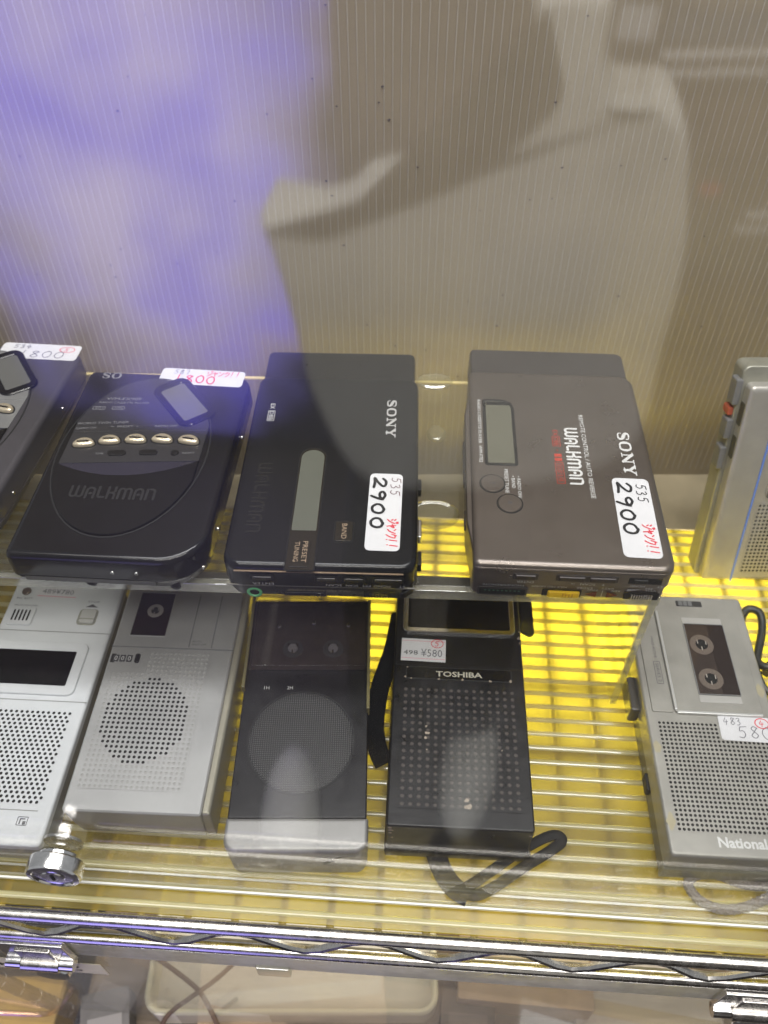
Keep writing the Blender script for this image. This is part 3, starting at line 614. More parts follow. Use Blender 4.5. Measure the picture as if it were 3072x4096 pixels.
# gunmetal player
t = thing('cassette_player', 'gunmetal cassette player with white and red printing and a yellow slider', 'cassette player', (86.5, 291, 96), (0, 0, R(-3)), 'cassette players on the clear riser')
wav = []
def wavy(pts):          # the waisted left flank
    out = []
    for x, y in pts:
        if x < -30: x -= 2.4 * (1 if -40 < y < 34 else max(0, 1 - (abs(y + 3) - 37) / 16))
        out.append((x, y))
    return out
def dense(w, l, r, cx, cy):
    p = rrect(w, l, r, cx, cy, 6); out = []
    for i, a in enumerate(p):
        b = p[(i + 1) % len(p)]; n = max(1, int((Vector(b) - Vector(a)).length / 6))
        out += [(a[0] + (b[0] - a[0]) * k / n, a[1] + (b[1] - a[1]) * k / n) for k in range(n)]
    return out
def dlayers(w, l, r, lay, cx, cy, f=lambda p: p):
    return loft([[(x, y, z) for x, y in f(dense(w - 2 * d, l - 2 * d, [max(.1, q - d) for q in r], cx, cy))] for z, d in lay]) if False else layers(f(dense(w, l, r, cx, cy)), lay)
MB().add(dlayers(87.5, 133, [3, 5, 4, 3], [(0, 1.6), (.8, .6), (2, .2), (9.3, .2), (9.9, .7)], -.2, 1, wavy)).build('base', GUN, t)
MB().add(dlayers(86.5, 132, [3, 5, 4, 3], [(9.8, 1.2), (11.2, 1.2)], -.2, 1)).build('seam_line', MATTE, t)
MB().add(dlayers(88.2, 136, [3.4, 6, 8, 4], [(10.9, .6), (11.3, .2), (20.6, .1), (21.2, .5), (21.5, .9)], -.2, .5, wavy)).build('lid_side', GUN, t)
MB().add(dlayers(88.0, 135.6, [3.4, 6, 8, 4], [(21.4, .5), (21.9, .15), (22.5, .25), (23.2, .9), (23.7, 1.8), (24, 3.2)], -.2, .6)).build('lid', GUN, t)
MB().add(rlayers(86, 30, [2, 2, 5, 3], [(1.5, 1.2), (3, 0), (17.6, .2), (18.8, .7), (19.4, 1.9)], .3, 79.5, 6)).build('battery_case', GUND, t)
dsp = rrect(14.4, 47.6, [.8, .8, 6.5, .8], -29.3, 19.2, 6)
MB().add(ringplate(inset(dsp, -.9), inset(dsp, .7), .45, 24.0, .2)).build('display_frame', BLK2, t)
MB().add(plate(inset(dsp, .6), .2, .05, 24.02)).build('display', mat("lcd_olive", (.12, .118, .088), .14), t)
MB().add(slab(13, 2.6, .34, .4, .1, -29, 40.6, 24.05)).build('display_dark_strip', BLK2, t)  # dark strip across the far end of the display
for x, y, s_ in ((-34.2, -18.0, "T"), (-26.6, -30.6, "R")):
    MB().add(ringplate(ell(6.2, 6.2, x, y, 32), ell(5.6, 5.6, x, y, 32), .12, 24, .03)).build('button_ring', MATTE, t)
    o = MB().add(plate(ell(5.5, 5.5, x, y, 32), .5, .2, 24.0)).build('round_button', GUN, t)
    MB().add(text_vf(s_, 1.6, 2.0), 0, FR(x, y, 24.54, -90)).build('button_print', PRK, o, smooth=False)
MB().add(logo("SONY", SERIF, 30.5, 5.6, 1, .10, .02), 0, FR(32.3, 6.2, 24.05, -90)).build('maker_lettering', PRW, t, smooth=False)
MB().add(logo("WALKMAN", ROUND, 40.6, 6.3, .18, .06, .02), 0, FR(6.2, 3.4, 24.05, -90)).build('series_lettering', PRW, t, smooth=False)
words(t, 'printing', PRW, [("REMOTE CONTROL / AUTO REVERSE", 59, 2.2, FR(12.6, 4.2, 24.05, -90)), ("RADIO CASSETTE PLAYER  WM-F702", 47, 1.7, FR(-39.2, 19.8, 24.05, -90)), ("PRESET TUNE", 15.8, 1.8, FR(-27.4, -15.9, 24.05, -90)), ("\u2022 RADIO ON/", 14.6, 1.7, FR(-21.6, -19.6, 24.05, -90)), ("\u2022 BAND", 8.2, 1.7, FR(-24.2, -16.4, 24.05, -90))])
rp = MB()
for s_, w_, y_ in (("EX", 4.4, 19.4), ("DBB", 5.6, 13.2), ("DOLBY B NR", 12, -9)): rp.add(text_vf(s_, w_, 2.4), 0, FR(-1.5, y_, 24.05, -90))
for w_, y_ in ((7.2, 13.2), (14.6, -9)): rp.add(ringplate(rrect(4, w_, .2, -1.5, y_), rrect(3.4, w_ - .6, .1, -1.5, y_), .05, 24.02, .01))
rp.add(slab(3.6, 2.2, .05, .1, .01, -1.5, 3.2, 24.02)).add(slab(3.6, 2.2, .05, .1, .01, -1.5, .2, 24.02)).add(slab(.5, 1.0, .05, .1, .01, -1.5, 6.6, 24.02))
rp.build('red_printing', PRR, t)
Ms = FR(30.6, -35.8, 24.04, -91)
sticker(t, 49, 17.2, Ms, [('price', INKB, hand("2900", -21.6, -6.6, 34.5, 6.2, 1.3, adv=1)), ('code', INKB, hand("535", -20.6, 2.2, 12, 4.6, .5)), ('note', INKR, hand("Jank!!", 4.6, 2.0, 18.5, 5.0, .65))], 2.6)
for x, w in ((-20.8, 9), (-.6, 11.4), (12.9, 11.4)):
    MB().add(slab(w + 2.2, .5, 4.0, .2, .2), 0, FR(x, -67.35, 14.9)).build('key_well', GUND, t)
    MB().add(slab(w, 1.4, 2.7, .5, .5), 0, FR(x, -67.9, 15.7)).build('key', mat("brown_black_key", (.03, .022, .02), .35), t)
MB().add(slab(14.5, .5, 3.8, .2, .2), 0, FR(31.4, -67.4, 14.9)).build('slider_well', HOLE, t)
MB().add(slab(6, 1.2, 2.5, .5, .4), 0, FR(29.4, -67.7, 15.5)).build('slider', MATTE, t)
words(t, 'printing', mat("end_print", (.55, .55, .54), .5), [("ENTER", 7.6, 1.5, FF(-20.6, -67.62, 13.2, True)), ("-", 1.6, .35, FF(.4, -67.62, 13.2, True)), ("SCAN", 6.6, 1.4, FF(7, -67.62, 13.2, True)), ("+", 1.5, 1.5, FF(13.8, -67.62, 13.2, True)), ("ST", 2.6, 1.3, FF(38.4, -67.62, 13.4, True)), ("MONO", 6.6, 1.4, FF(28.6, -67.62, 13.4, True)), ("FM", 2.8, 1.2, FF(34, -67.62, 12.0, True)),
      ("PHONES/REMOTE", 18.5, 1.4, FF(-29.6, -65.75, 8.0, True)), ("MAX MID NORM", 15.5, 1.35, FF(-9, -65.75, 8.1, True)), ("EXDBB", 7, 1.35, FF(6.6, -65.75, 8.1, True)), ("BATT", 5.4, 1.2, FF(16.8, -65.75, 8.4, True)), ("REV", 4, 1.2, FF(20.6, -65.75, 6.8, True)), ("FWD", 4.4, 1.2, FF(10.4, -65.75, 6.8, True)), ("VOL", 5.4, 1.3, FF(35.8, -65.75, 8.0, True))])
MB().add(([(0, 0, 0), (6, .0, 0), (6, 1.6, 0)], [(0, 1, 2)]), 0, FF(31.6, -65.75, 8.6, True)).add(slab(.3, .05, 4.6, .02, .01), 0, FR(15.0, -65.75, 2.2)).build('printed_wedge', MATS["end_print"], t, smooth=False)
MB().add(slab(22.6, .6, 5.6, .3, .3), 0, FR(-29.6, -65.75, .9)).build('socket_frame', GUND, t)
MB().add(slab(20.6, .8, 3.6, .2, .2), 0, FR(-29.6, -65.9, 1.7)).build('remote_socket', HOLE, t)
for k in range(9): MB().add(slab(.9, .3, .7, .1, .1), 0, FR(-37.4 + 1.9 * k, -66.35, 4.2)).build('contact', mat("green_contact", (.03, .09, .05), .3), t)
MB().add(slab(17.6, .6, 4.6, .3, .3), 0, FR(-3.0, -65.75, 1.6)).build('slider_well', HOLE, t)
ys = MB().add(slab(14.4, 2.2, 3.9, 1, .8), 0, FR(-2.2, -66.15, 1.95)).build('slider', YEL, t)
for k in range(4): MB().add(slab(.55, .7, 3.0, .2, .2), 0, FR(-2.6 + 1.4 * k, -67.25, 2.4)).build('slider_rib', mat("yellow_rib_dark", (.55, .30, .01), .4), ys)
for s_, x in ((1, 10.2), (-1, 19.2)):
    MB().add(loft([[(-2.6, 0, 0), (2.2, -1.8, 0), (2.2, 1.8, 0)], [(-2.6, 0, .4), (2.2, -1.8, .4), (2.2, 1.8, .4)]]) if s_ == 1 else loft([[(2.6, 0, 0), (-2.2, 1.8, 0), (-2.2, -1.8, 0)], [(2.6, 0, .4), (-2.2, 1.8, .4), (-2.2, -1.8, .4)]]), 0, FF(x, -65.75, 4.0)).build('direction_lamp', DKRED, t)
MB().add(slab(15.6, .6, 4.8, .3, .3), 0, FR(32.6, -65.75, 1.6)).build('wheel_well', HOLE, t)
for k in range(9): MB().add(slab(.75, 1.6 - .03 * (k - 4) ** 2, 3.6, .2, .3), 0, FR(28.2 + 1.1 * k, -66.15, 2.2)).build('volume_wheel_tooth', CHROME, t)
MB().add(slab(1.8, 30, 4, .7, .5), 0, FR(-46.4, 4, 12.8)).build('side_key', GUND, t)
MB().add(slab(1.6, 10, 4, .7, .5), 0, FR(-46.4, -34, 12.8)).build('side_key', GUND, t)

# ---------------------------------------------------------------- lower row: pocket recorders on the wire shelf
# white recorder at the far left
t = thing('pocket_recorder', 'pale grey pocket recorder with a wide dark cassette window, leftmost of the lower row', 'voice recorder', (-182, 212, 0), (0, 0, R(-3)), 'pocket recorders on the wire shelf')
cor = [3, 3, 3, 3]
MB().add(rlayers(60, 150, cor, [(0, 4), (1, 2.4), (4, 1.2), (18, .8), (19, 1.4)], 0, 5, 5)).build('back_shell', mat("grey_back_shell", (.30, .30, .29), .45, var=.12), t)
MB().add(rlayers(62.6, 152, cor, [(18.8, 1.4), (19.6, .5), (23.2, .2), (24.2, .6), (25, 1.9)], 0, 5.4, 5)).build('body', WHITE, t)
m_ = MB().add(slab(14, 11.6, 1.6, 1.2, .5, -20.4, 52.4, 24.9)).build('microphone', WHITE, t)
for k in range(5): MB().add(slab(.95, 7.2, .3, .4, .05, -24.6 + 2.1 * k, 52.6, 26.35)).build('slot', HOLE, m_)
MB().add(slab(10.6, 10.6, .2, 2.2, .05, 16, 54, 24.95)).build('switch_well', mat("switch_well_grey", (.30, .30, .25), .6), t)
s_ = MB().add(slab(8.4, 8.8, 1.5, 1.6, .6, 16.4, 54, 25)).build('switch', mat("switch_grey", (.52, .52, .49), .45), t)
MB().add(slab(8, .5, .3, .1, .1, 16.4, 52, 26.4)).build('switch_ridge', mat("switch_well_grey", (.3, .3, .25)), s_)
MB().add(lathe([(2.6, .1), (2.6, .5), (2.2, .8), (1.2, .6), (.1, .7)]), 0, Matrix.Translation((-23.4, 69.6, 24.9))).build('indicator_lens', mat("brown_lens", (.12, .09, .07), .15), t)
MB().add(([(-3.6, 0, 0), (3.6, 0, 0), (0, 2.2, 0)], [(0, 1, 2)]), 0, FR(16.4, 60.6, 25.03)).build('printed_arrow', PRK, t)
words(t, 'printing', PRK, [("MICROPHONE", 13, 1.1, FR(-20.4, 60.2, 25.03)), ("STOP", 6.5, 1.2, FR(16.6, 64.4, 25.03)), ("REC BATT", 9, 1.1, FR(-23, 65, 25.03))])
MB().add(slab(62, .5, .25, .1, .05, 0, 43.6, 24.92)).build('seam', mat("seam_grey", (.30, .31, .30), .6), t)
MB().add(slab(62, .5, .25, .1, .05, 0, 2.0, 24.92)).build('seam', MATS["seam_grey"], t)
MB().add(slab(50, .5, .2, .1, .05, 0, -54.4, 24.92)).build('seam', MATS["seam_grey"], t)
cassette_window(t, 42, 20.6, -3.4, 20.6, 25, 5.4, WHITE, reels=((8, 22), (-15, 21)), lift=1.5, r=.6)
MB().add(slab(17, 9, .5, .3, .1, 3.4, 17, 25.2)).build('cassette_label', mat("cassette_label_grey", (.30, .28, .29), .5), t)
grille(t, 20, 22, 2.72, 2.18, -2.6, -27.6, 25.32, .82, [WHITE, HOLE], stagger=True, depth=.27)
lg = MB().add(ringplate(rrect(5.0, 4.2, .5, 19.4, -59.4), rrect(4.3, 3.5, .3, 19.4, -59.4), .08, 25, .02))
lg.add(slab(.6, 2.6, .08, .1, .02, 18.4, -59.6, 25)).add(slab(2.4, .6, .08, .1, .02, 19.4, -58.4, 25.004)).add(slab(1.5, 1.6, .08, .1, .02, 20.4, -60.2, 25))
lg.build('printed_mark', PRK, t)
sticker(t, 23, 9, FR(-5.4, 70.2, 25.03, -1), [('lines', PINK, loft([[(-11, -3.6, .14), (11, -3.6, .14), (11, -3.1, .14), (-11, -3.1, .14)], [(-11, -3.59, .141), (11, -3.59, .141), (11, -3.11, .141), (-11, -3.11, .141)]])), ('price', INKG, [text_vf("489\u00a5780", 18, 3.2)][0])], .2)
for o in t.children_recursive:
    if o.name.startswith('price') and o.name != 'price_sticker' and not o.name.startswith('price_s'): o.location.z += .0002
MB().add(tube(spline([(-30, 60, 18), (-34, 56, 14), (-40, 48, 8), (-46, 44, 3)], 5), 1.6, 8)).build('cord', STRAP, t)

# silver recorder with round speaker
t = thing('pocket_recorder', 'silver pocket recorder with a round speaker pattern and counter beside the pale grey one', 'voice recorder', (-113, 215, 0), (0, 0, R(-2.5)), 'pocket recorders on the wire shelf')
MB().add(rlayers(64.5, 141, [1.6] * 4, [(0, 3.6), (1.2, 2.6), (12, 1.4), (28.4, .1), (29.4, .25), (30, 1.0)], .4, 8.6, 4)).build('body', SILV, t)
MB().add(rlayers(5.4, 138, [1.2] * 4, [(3, 1.6), (5, .4), (26, .2), (27.4, .8), (28, 1.8)], 33.6, 8.6, 4)).build('side_rail', mat("side_silver", (.36, .34, .27), .4, metal=.3), t)
MB().add(slab(64.2, .6, .25, .1, .05, .2, 26.6, 29.94)).build('seam', mat("seam_dark", (.16, .16, .17), .6), t)
for x in (8.8, 20.8): MB().add(slab(.5, 34, .25, .1, .05, x, 44.6, 29.94)).build('seam', MATS["seam_dark"], t)
cassette_window(t, 18.6, 28, -14.6, 48, 30, .5, SILV, reels=((-14, 50),), lift=.5, r=.3, inside=mat("maroon_inside", (.11, .035, .045), .3, var=.4, vscale=90), reel_r=4.4)
words(t, 'printing', PRK, [("AUTO", 5, 1.1, FR(12.6, 31.4, 30.03)), ("SHUT OFF", 7.6, 1.1, FR(14, 29.6, 30.03))])
c_ = MB().add(slab(15.6, 5.2, .3, .4, .08, -22.6, 19.4, 29.95)).build('counter', mat("counter_dark", (.03, .03, .03), .25), t)
for k in range(3): MB().add(slab(3.0, 4.2, .3, .3, .12, -27.6 + 3.5 * k, 19.3, 30.1)).add(text_vf("0", 1.5, 2.6), 1, FR(-27.6 + 3.5 * k, 19.3, 30.44)).build('digit_wheel', [mat("digit_wheel_black", (.05, .05, .055), .35), PRW], c_)
MB().add(slab(2.6, 5.6, 1.2, 1, .5, -16.4, 19.4, 30)).build('reset_button', BLK2, t)
def pk(x, y):
    if x < -11.5 and y > 12.4: return None
    return 1 if ((x + 4.4) / 21.6) ** 2 + ((y + 15.2) / 23.4) ** 2 < 1 else 2
grille(t, 20, 30, 2.46, 2.5, -3.4, -13.6, 30.3, .80, [SILV, HOLE, mat("dimple_shade_grey", (.36, .36, .35), .5)], pick=pk, depth=.27)  # outer dimple bottoms are a darker grey, shade put into the colour

# black recorder with big round speaker and silver end
t = thing('pocket_recorder', 'black pocket recorder with a large round mesh speaker and a silver end cap', 'voice recorder', (-39.5, 203, 0), (0, 0, 0), 'pocket recorders on the wire shelf')
MB().add(rlayers(63.4, 122, [1, 1, 1, 1], [(0, 2.4), (1.4, 1.6), (4, 1.2), (29, .1), (29.6, .3), (30, .9)], 0, 8.8, 4)).build('body', BLK2, t)
capm = mat("brushed_silver_cap", (.31, .305, .295), .42, metal=.35, bump=.06, bscale=2400, var=.05)
MB().add(rlayers(64.6, 15.4, [6, 6, .6, .6], [(0, 2.6), (1.6, 1.2), (3, .8), (28, 0), (29.6, .3), (30.4, 1.0), (30.7, 2.0)], .1, -59.6, 7)).build('end_cap', capm, t)
MB().add(tube(spline([(6, -67.0, 22), (12, -67.3, 24), (17, -67.2, 20), (12, -67.3, 16), (20, -67.2, 24), (27, -66.9, 25)], 4), .35, 6)).build('scuff', MATTE, t)
MB().add(ringplate(ell(26.2, 27.2, -.6, -14.2, 56), ell(25.4, 26.4, -.6, -14.2, 56), .25, 29.98, .08)).build('speaker_ring', MATTE, t)
msh = mat("speaker_mesh", (.03, .03, .03), .42)
if not msh.node_tree.nodes.get('grid'):
    nt = msh.node_tree; tc = nt.nodes.new('ShaderNodeTexCoord'); tc.name = 'grid'; b = nt.nodes['Principled BSDF']; outs = []
    for ax in ('X', 'Y'):
        w = nt.nodes.new('ShaderNodeTexWave'); w.bands_direction = ax; w.inputs['Scale'].default_value = 300; w.inputs['Distortion'].default_value = 0
        nt.links.new(tc.outputs['Object'], w.inputs['Vector']); outs.append(w)
    mu = nt.nodes.new('ShaderNodeMath'); mu.operation = 'MULTIPLY'; nt.links.new(outs[0].outputs['Fac'], mu.inputs[0]); nt.links.new(outs[1].outputs['Fac'], mu.inputs[1])
    cr = nt.nodes.new('ShaderNodeMapRange'); cr.inputs[3].default_value = .010; cr.inputs[4].default_value = .16; nt.links.new(mu.outputs[0], cr.inputs[0]); nt.links.new(cr.outputs[0], b.inputs['Base Color'])
    bp = nt.nodes.new('ShaderNodeBump'); bp.inputs['Strength'].default_value = .6; bp.inputs['Distance'].default_value = .0006; nt.links.new(mu.outputs[0], bp.inputs['Height']); nt.links.new(bp.outputs[0], b.inputs['Normal'])
MB().add(loft([[(x, y, 30.0 + h) for x, y in ell(25.3 * s, 26.3 * s, -.6, -14.2, 48)] for s, h in ((1, .05), (.96, .8), (.8, 1.5), (.5, 2.1), (.2, 2.3))], False, True)).build('speaker_mesh', msh, t)
words(t, 'printing', PRW, [("1H", 2.6, 1.8, FR(-20, 15, 30.03)), ("2H", 2.8, 1.8, FR(-8.2, 15, 30.03))])
lid = MB().add(slab(59.5, 42, 5.0, 1.0, .5, .6, 46, 30.0)).build('cassette_lid', clear("smoked_lid", (.74, .71, .74), .055, .5, .05, haze=.02), t)
MB().add(slab(61, 43, 1.0, .6, .2, 0, 47, 29.3)).build('tape_well', TAPE, t)
for x, y in ((-16.4, 51), (2, 53), (20.6, 51.4)): MB().add(lathe([(1.7, 0), (1.5, 2.2), (.8, 3.0), (.1, 3.1)], 12), 0, Matrix.Translation((x, y, 30.3))).build('guide_pin', STEEL, t)
for x, y in ((-8.4, 38), (12.8, 38)):
    b = MB().add(plate(ell(5.4, 5.4, x, y, 20), .4, .1, 30.3), 0).add(plate(ell(2.6, 2.6, x, y, 14), 1.6, .5, 30.3), 1)
    for k in range(3): b.add(slab(.7, 2.0, 2.2, .2, .2, x + 2.6 * math.cos(2.1 * k + .5), y + 2.6 * math.sin(2.1 * k + .5), 30.3), 2)
    b.build('spindle', [mat("spindle_black", (.07, .07, .07), .3), mat("spindle_grey", (.30, .30, .31), .3), STEEL], t)
for x in (-31.4, 31.6): MB().add(slab(1.6, 66, 7, .4, .3, x, 46 if x < 0 else 34, 27.4)).build('lid_rail', mat("olive_clear_rail", (.16, .14, .07), .2), t)

# black recorder with chrome window frame
t = thing('pocket_recorder', 'black pocket recorder with a chrome framed window, price tag and worn corners', 'voice recorder', (37, 206, 0), (0, 0, R(-2.8)), 'pocket recorders on the wire shelf')
chip = mat("bare_chip", (.34, .28, .22), .7, var=.4, vscale=400)
MB().add(rlayers(68.5, 144, [1.2] * 4, [(0, 1.2), (2, .3), (7, 0), (8, .6), (9, 1.0)], .2, 8.8, 4)).build('case_back', BLK2, t)
MB().add(rlayers(66, 142, [1.5] * 4, [(8.4, 1.2), (10, .2), (34, 0), (34.6, .3), (35, 1.0)], 0, 9, 4)).build('body', BLK2, t)
MB().add(slab(66, .5, .25, .1, .05, 0, 21.4, 34.9)).build('seam', MATTE, t)
cassette_window(t, 53.4, 24, .4, 55.4, 35, 2.8, STEEL, reels=((-12, 54), (11, 54)), lift=2.0, r=1.2, inside=mat("dark_tape_well", (.02, .018, .016), .3), rm=mat("dark_reel", (.22, .22, .22), .35))
p_ = MB().add(slab(53, 6.6, .5, .7, .2, 0, 16.6, 34.94)).build('name_plate', BLK, t)
MB().add(ringplate(rrect(53.6, 7.2, .8, 0, 16.6), rrect(52.6, 6.2, .6, 0, 16.6), .62, 34.94, .1)).build('plate_rim', mat("plate_rim_black", (.03, .03, .03), .3), p_)
MB().add(text_vf("TOSHIBA", 23.4, 3.1, .022), 0, FR(.2, 16.4, 35.48)).build('maker_lettering', mat("cream_print", (.48, .46, .38), .4), p_, smooth=False)
grille(t, 15, 17, 3.78, 3.68, 0, -22.4, 35.3, .95, [BLK2, mat("hole_brown", (.06, .048, .042), .5)], depth=.22)
rn = random.Random(3)
def chipmark(x, y, z, r, M=None):
    n = 9; pts = [((r * rn.uniform(.3, 1.0)) * math.cos(2 * math.pi * k / n), (r * rn.uniform(.3, 1.0)) * math.sin(2 * math.pi * k / n)) for k in range(n)]
    MB().add(plate(pts, .06, .01), 0, M or FR(x, y, z)).build('paint_chip', chip, t)
for x, y, r in ((3, -49, 1.6), (4, -51.6, 1.8), (2.2, -52, 1.0), (-16, -13, .8), (-15.2, -16.6, 1.7), (-16.2, -19, 1.0), (-15.6, -25, .6), (20, -24, .6)): chipmark(x, y, 35.32, r)
for x, y, r in ((-24, 13.2, .7), (-10, 13.2, .9), (2, 13.3, .8), (16, 13.2, 1.0), (26, 13.6, 1.1), (-26, 19.6, .7), (-27, 14, .9)): chipmark(x, y, 35.56, r)
for z, x, r in ((33, -31.6, 1.3), (30, -31, 1.6), (27, -31.2, 1.1), (22, -30.4, 1.0), (31, 31.4, .9)): chipmark(0, 0, 0, r, FF(x, -62.1, z))
chipmark(32.2, 44, 35.02, .9); chipmark(31.8, 40, 35.02, 1.2); chipmark(32, 37, 35.02, .8)
sticker(t, 23, 13.6, FR(-18, 30.4, 35.02, -1), [('lines', PINK, (lambda b: (b.v, b.f))(MB().add(slab(22.6, .3, .02, .05, .005, 0, 5.4, .12)).add(slab(22.6, .3, .02, .05, .005, 0, -5.2, .12)))),
        ('price', INKG, text_vf("\u00a5580", 11, 4.6)), ('price', INKB, text_vf("498", 7.4, 2.6)), ('stamp', INKR, loft([[(7 + 2.9 * math.cos(a * .3), 4.2 + 2.3 * math.sin(a * .3), .20) for a in range(21)], [(7 + 3.3 * math.cos(a * .3), 4.2 + 2.7 * math.sin(a * .3), .20) for a in range(21)]], False, False)), ('stamp', INKR, hand("5", 5.8, 2.6, 2.8, 3, .4, .16))], .3)
ch = [o for o in t.children_recursive if o.name.split('.')[0] == 'price']
for o, (dx, dy) in zip(ch, ((4.2, -1.6), (-6.6, -1.8))):
    M = FR(-18, 30.4, 35.02, -1); d = M.to_3x3() @ Vector((dx, dy, .18)); o.location = d * .001
leg_ = [(-11, -54, 3), (-9, -63, 3), (-5.5, -71, 3), (-.5, -77, 3), (5.5, -80, 3)]
lop_ = [(2, -78.4, 3.4), (9, -79.6, 3.8), (18, -75.4, 4.6), (32, -66, 5.2), (44, -58.5, 5.2), (50, -53.6, 4.8), (48.6, -50.6, 4.4), (43, -51.6, 4), (30, -58.6, 3.2), (16, -68.4, 2.8), (7, -74.6, 2.8), (2, -77.2, 3)]
MB().add(tube(spline(leg_, 6), (1.0, 5.0), 10, flat=(0, 0, 1))).add(tube(spline(lop_, 6), (1.5, 2.6), 10, flat=(0, 0, 1))).build('wrist_strap', STRAP, t)
MB().add(tube(spline([(-31, 62, 22), (-34, 40, 20), (-40, 20, 14), (-42, 2, 9), (-40, -10, 5), (-36, -18, 3)], 5), (5.0, 1.2), 10, flat=(1, 0, 0))).build('leather_flap', mat("black_leather", (.005, .005, .005), .85, spec=.2, bump=.3, bscale=500), t)
MB().add(slab(9, 26, 3, 3, .8), 0, Matrix.Translation((37.2, 62, 24)) @ Matrix.Rotation(R(35), 4, 'Y')).build('leather_tab', MATS["black_leather"], t)

# aged silver recorder at right
t = thing('pocket_recorder', 'aged silver pocket recorder with a see-through cassette door and a 580 sticker', 'voice recorder', (161.5, 204, 0), (0, 0, R(-3)), 'pocket recorders on the wire shelf')
MB().add(rlayers(61, 141, [2.5] * 4, [(0, 2), (1.4, .8), (14, .5), (15, 1.1)], 0, .4, 5)).build('back_shell', mat("grey_green_shell", (.17, .165, .13), .4, metal=.3, var=.2), t)
MB().add(rlayers(63.6, 143.6, [2.5] * 4, [(14.8, 1.0), (16, .3), (28, .1), (29.2, .5), (30, 1.6)], 0, .4, 5)).build('body', SILV2, t)
for x, y, r in ((28, 14, 5), (-30, -20, 4), (24, -66, 6), (-29.6, -56, 5)):
    n = 12; MB().add(plate([(r * rn.uniform(.5, 1) * .55 * math.cos(2 * math.pi * k / n), r * rn.uniform(.5, 1) * math.sin(2 * math.pi * k / n)) for k in range(n)], .03, .005), 0, FR(x if abs(x) < 29 else 29 * (1 if x > 0 else -1), y, 30.0)).build('stain', mat("yellow_stain", (.40, .36, .24), .5, metal=.2), t)
MB().add(slab(43, 62, 1.5, .8, .5, 4.6, 30, 29.9)).build('cassette_door', SILV2, t)
MB().add(slab(42, 1.6, 1.9, .5, .5, 4.6, -1.0, 29.95)).build('door_lip', mat("bright_silver", (.60, .60, .58), .3, metal=.5), t)
MB().add(slab(1.5, 60, 1.9, .5, .5, -16.6, 30, 29.95)).build('door_lip', MATS["bright_silver"], t)
MB().add(slab(10.4, 62, .9, .8, .3, -23.0, 30, 29.9)).build('side_panel', SILV2, t)
cassette_window(t, 20.4, 42.4, 6.8, 30.6, 31.4, .35, SILVD, reels=((3.6, 39), (4.2, 18.4)), lift=.7, r=.4, inside=mat("beige_tape", (.30, .26, .225), .45, var=.3, vscale=100), reel_r=6.2, rm=REELW, pane=clear("light_smoke", (.62, .58, .56), .06, .6, .04))
MB().add(slab(8.4, 42, .12, .2, .03, 12.8, 30.6, 31.6)).build('tape_dark_strip', mat("brown_tape_side", (.05, .032, .026), .25), t)  # dark brown strip along the right of the tape well
for y in (54.2, 6.8): MB().add(slab(20.8, 4, .3, .3, .1, 6.6, y, 31.35)).build('window_bevel', mat("bevel_silver", (.5, .49, .46), .35, metal=.4), t)
c_ = MB().add(slab(14, 3.6, .4, .4, .1, 2.6, 66.6, 29.9)).build('counter', mat("counter_black", (.03, .03, .03), .3), t)
for k in range(3): MB().add(slab(2.2, 3.0, .3, .3, .1, -2 + 2.6 * k, 66.6, 30.15)).build('digit_wheel', mat("digit_wheel_grey", (.16, .16, .16), .4), c_)
words(t, 'printing', PRK, [("VOICE ACTIVE", 13.5, 1.2, FR(-21.6, 37, 30.9, -90)), ("SERIES 2", 11, 1.6, FR(-21.6, 21.4, 30.9, -90))])
MB().add(ringplate(rrect(3.4, 13.4, .4, -21.6, 21.4), rrect(2.9, 12.9, .3, -21.6, 21.4), .1, 30.78, .02)).build('printed_box', PRK, t)
def pk2(x, y): return None if (x > 2.6 and y > -15.6) else 1
grille(t, 27, 25, 2.08, 2.19, 1.2, -33.2, 30.3, .72, [SILV2, HOLE], pick=pk2, depth=.27)
MB().add(text_vf("National", 21.4, 4.8, .03), 0, FR(1.0, -64.4, 30.03)).build('maker_lettering', mat("pale_metal_print", (.66, .66, .64), .3, metal=.3), t, smooth=False)
MB().add(rlayers(62, 2, [.5] * 4, [(3, .4), (4, 0), (12, 0), (13, .4)], 0, -70.4)).build('end_trim', mat("clear_end", (.30, .29, .22), .15), t)
sticker(t, 25.4, 13.4, FR(15.8, -8.2, 30.34, -1.5), [('price', INKG, hand("580", -4.4, -5.0, 17, 6.2, .42)), ('code', INKG, hand("483", -10.4, 1.6, 9.2, 3.8, .34)), ('stamp', INKR, loft([[(8.2 + 3.0 * math.cos(a * .3), 3.4 + 2.4 * math.sin(a * .3), .20) for a in range(21)], [(8.2 + 3.5 * math.cos(a * .3), 3.4 + 2.9 * math.sin(a * .3), .20) for a in range(21)]], False, False)), ('stamp', INKR, hand("4", 6.8, 2.0, 3, 3, .35))], 1.4)
MB().add(slab(5.5, 20, 12, 1.6, 1.4), 0, FR(-33.2, 14, 10)).build('side_button', mat("dark_side_button", (.07, .065, .055), .25), t)
MB().add(slab(2.4, 9, 6, .8, .8), 0, FR(-31.2, -30, 8)).build('side_switch', MATTE, t)
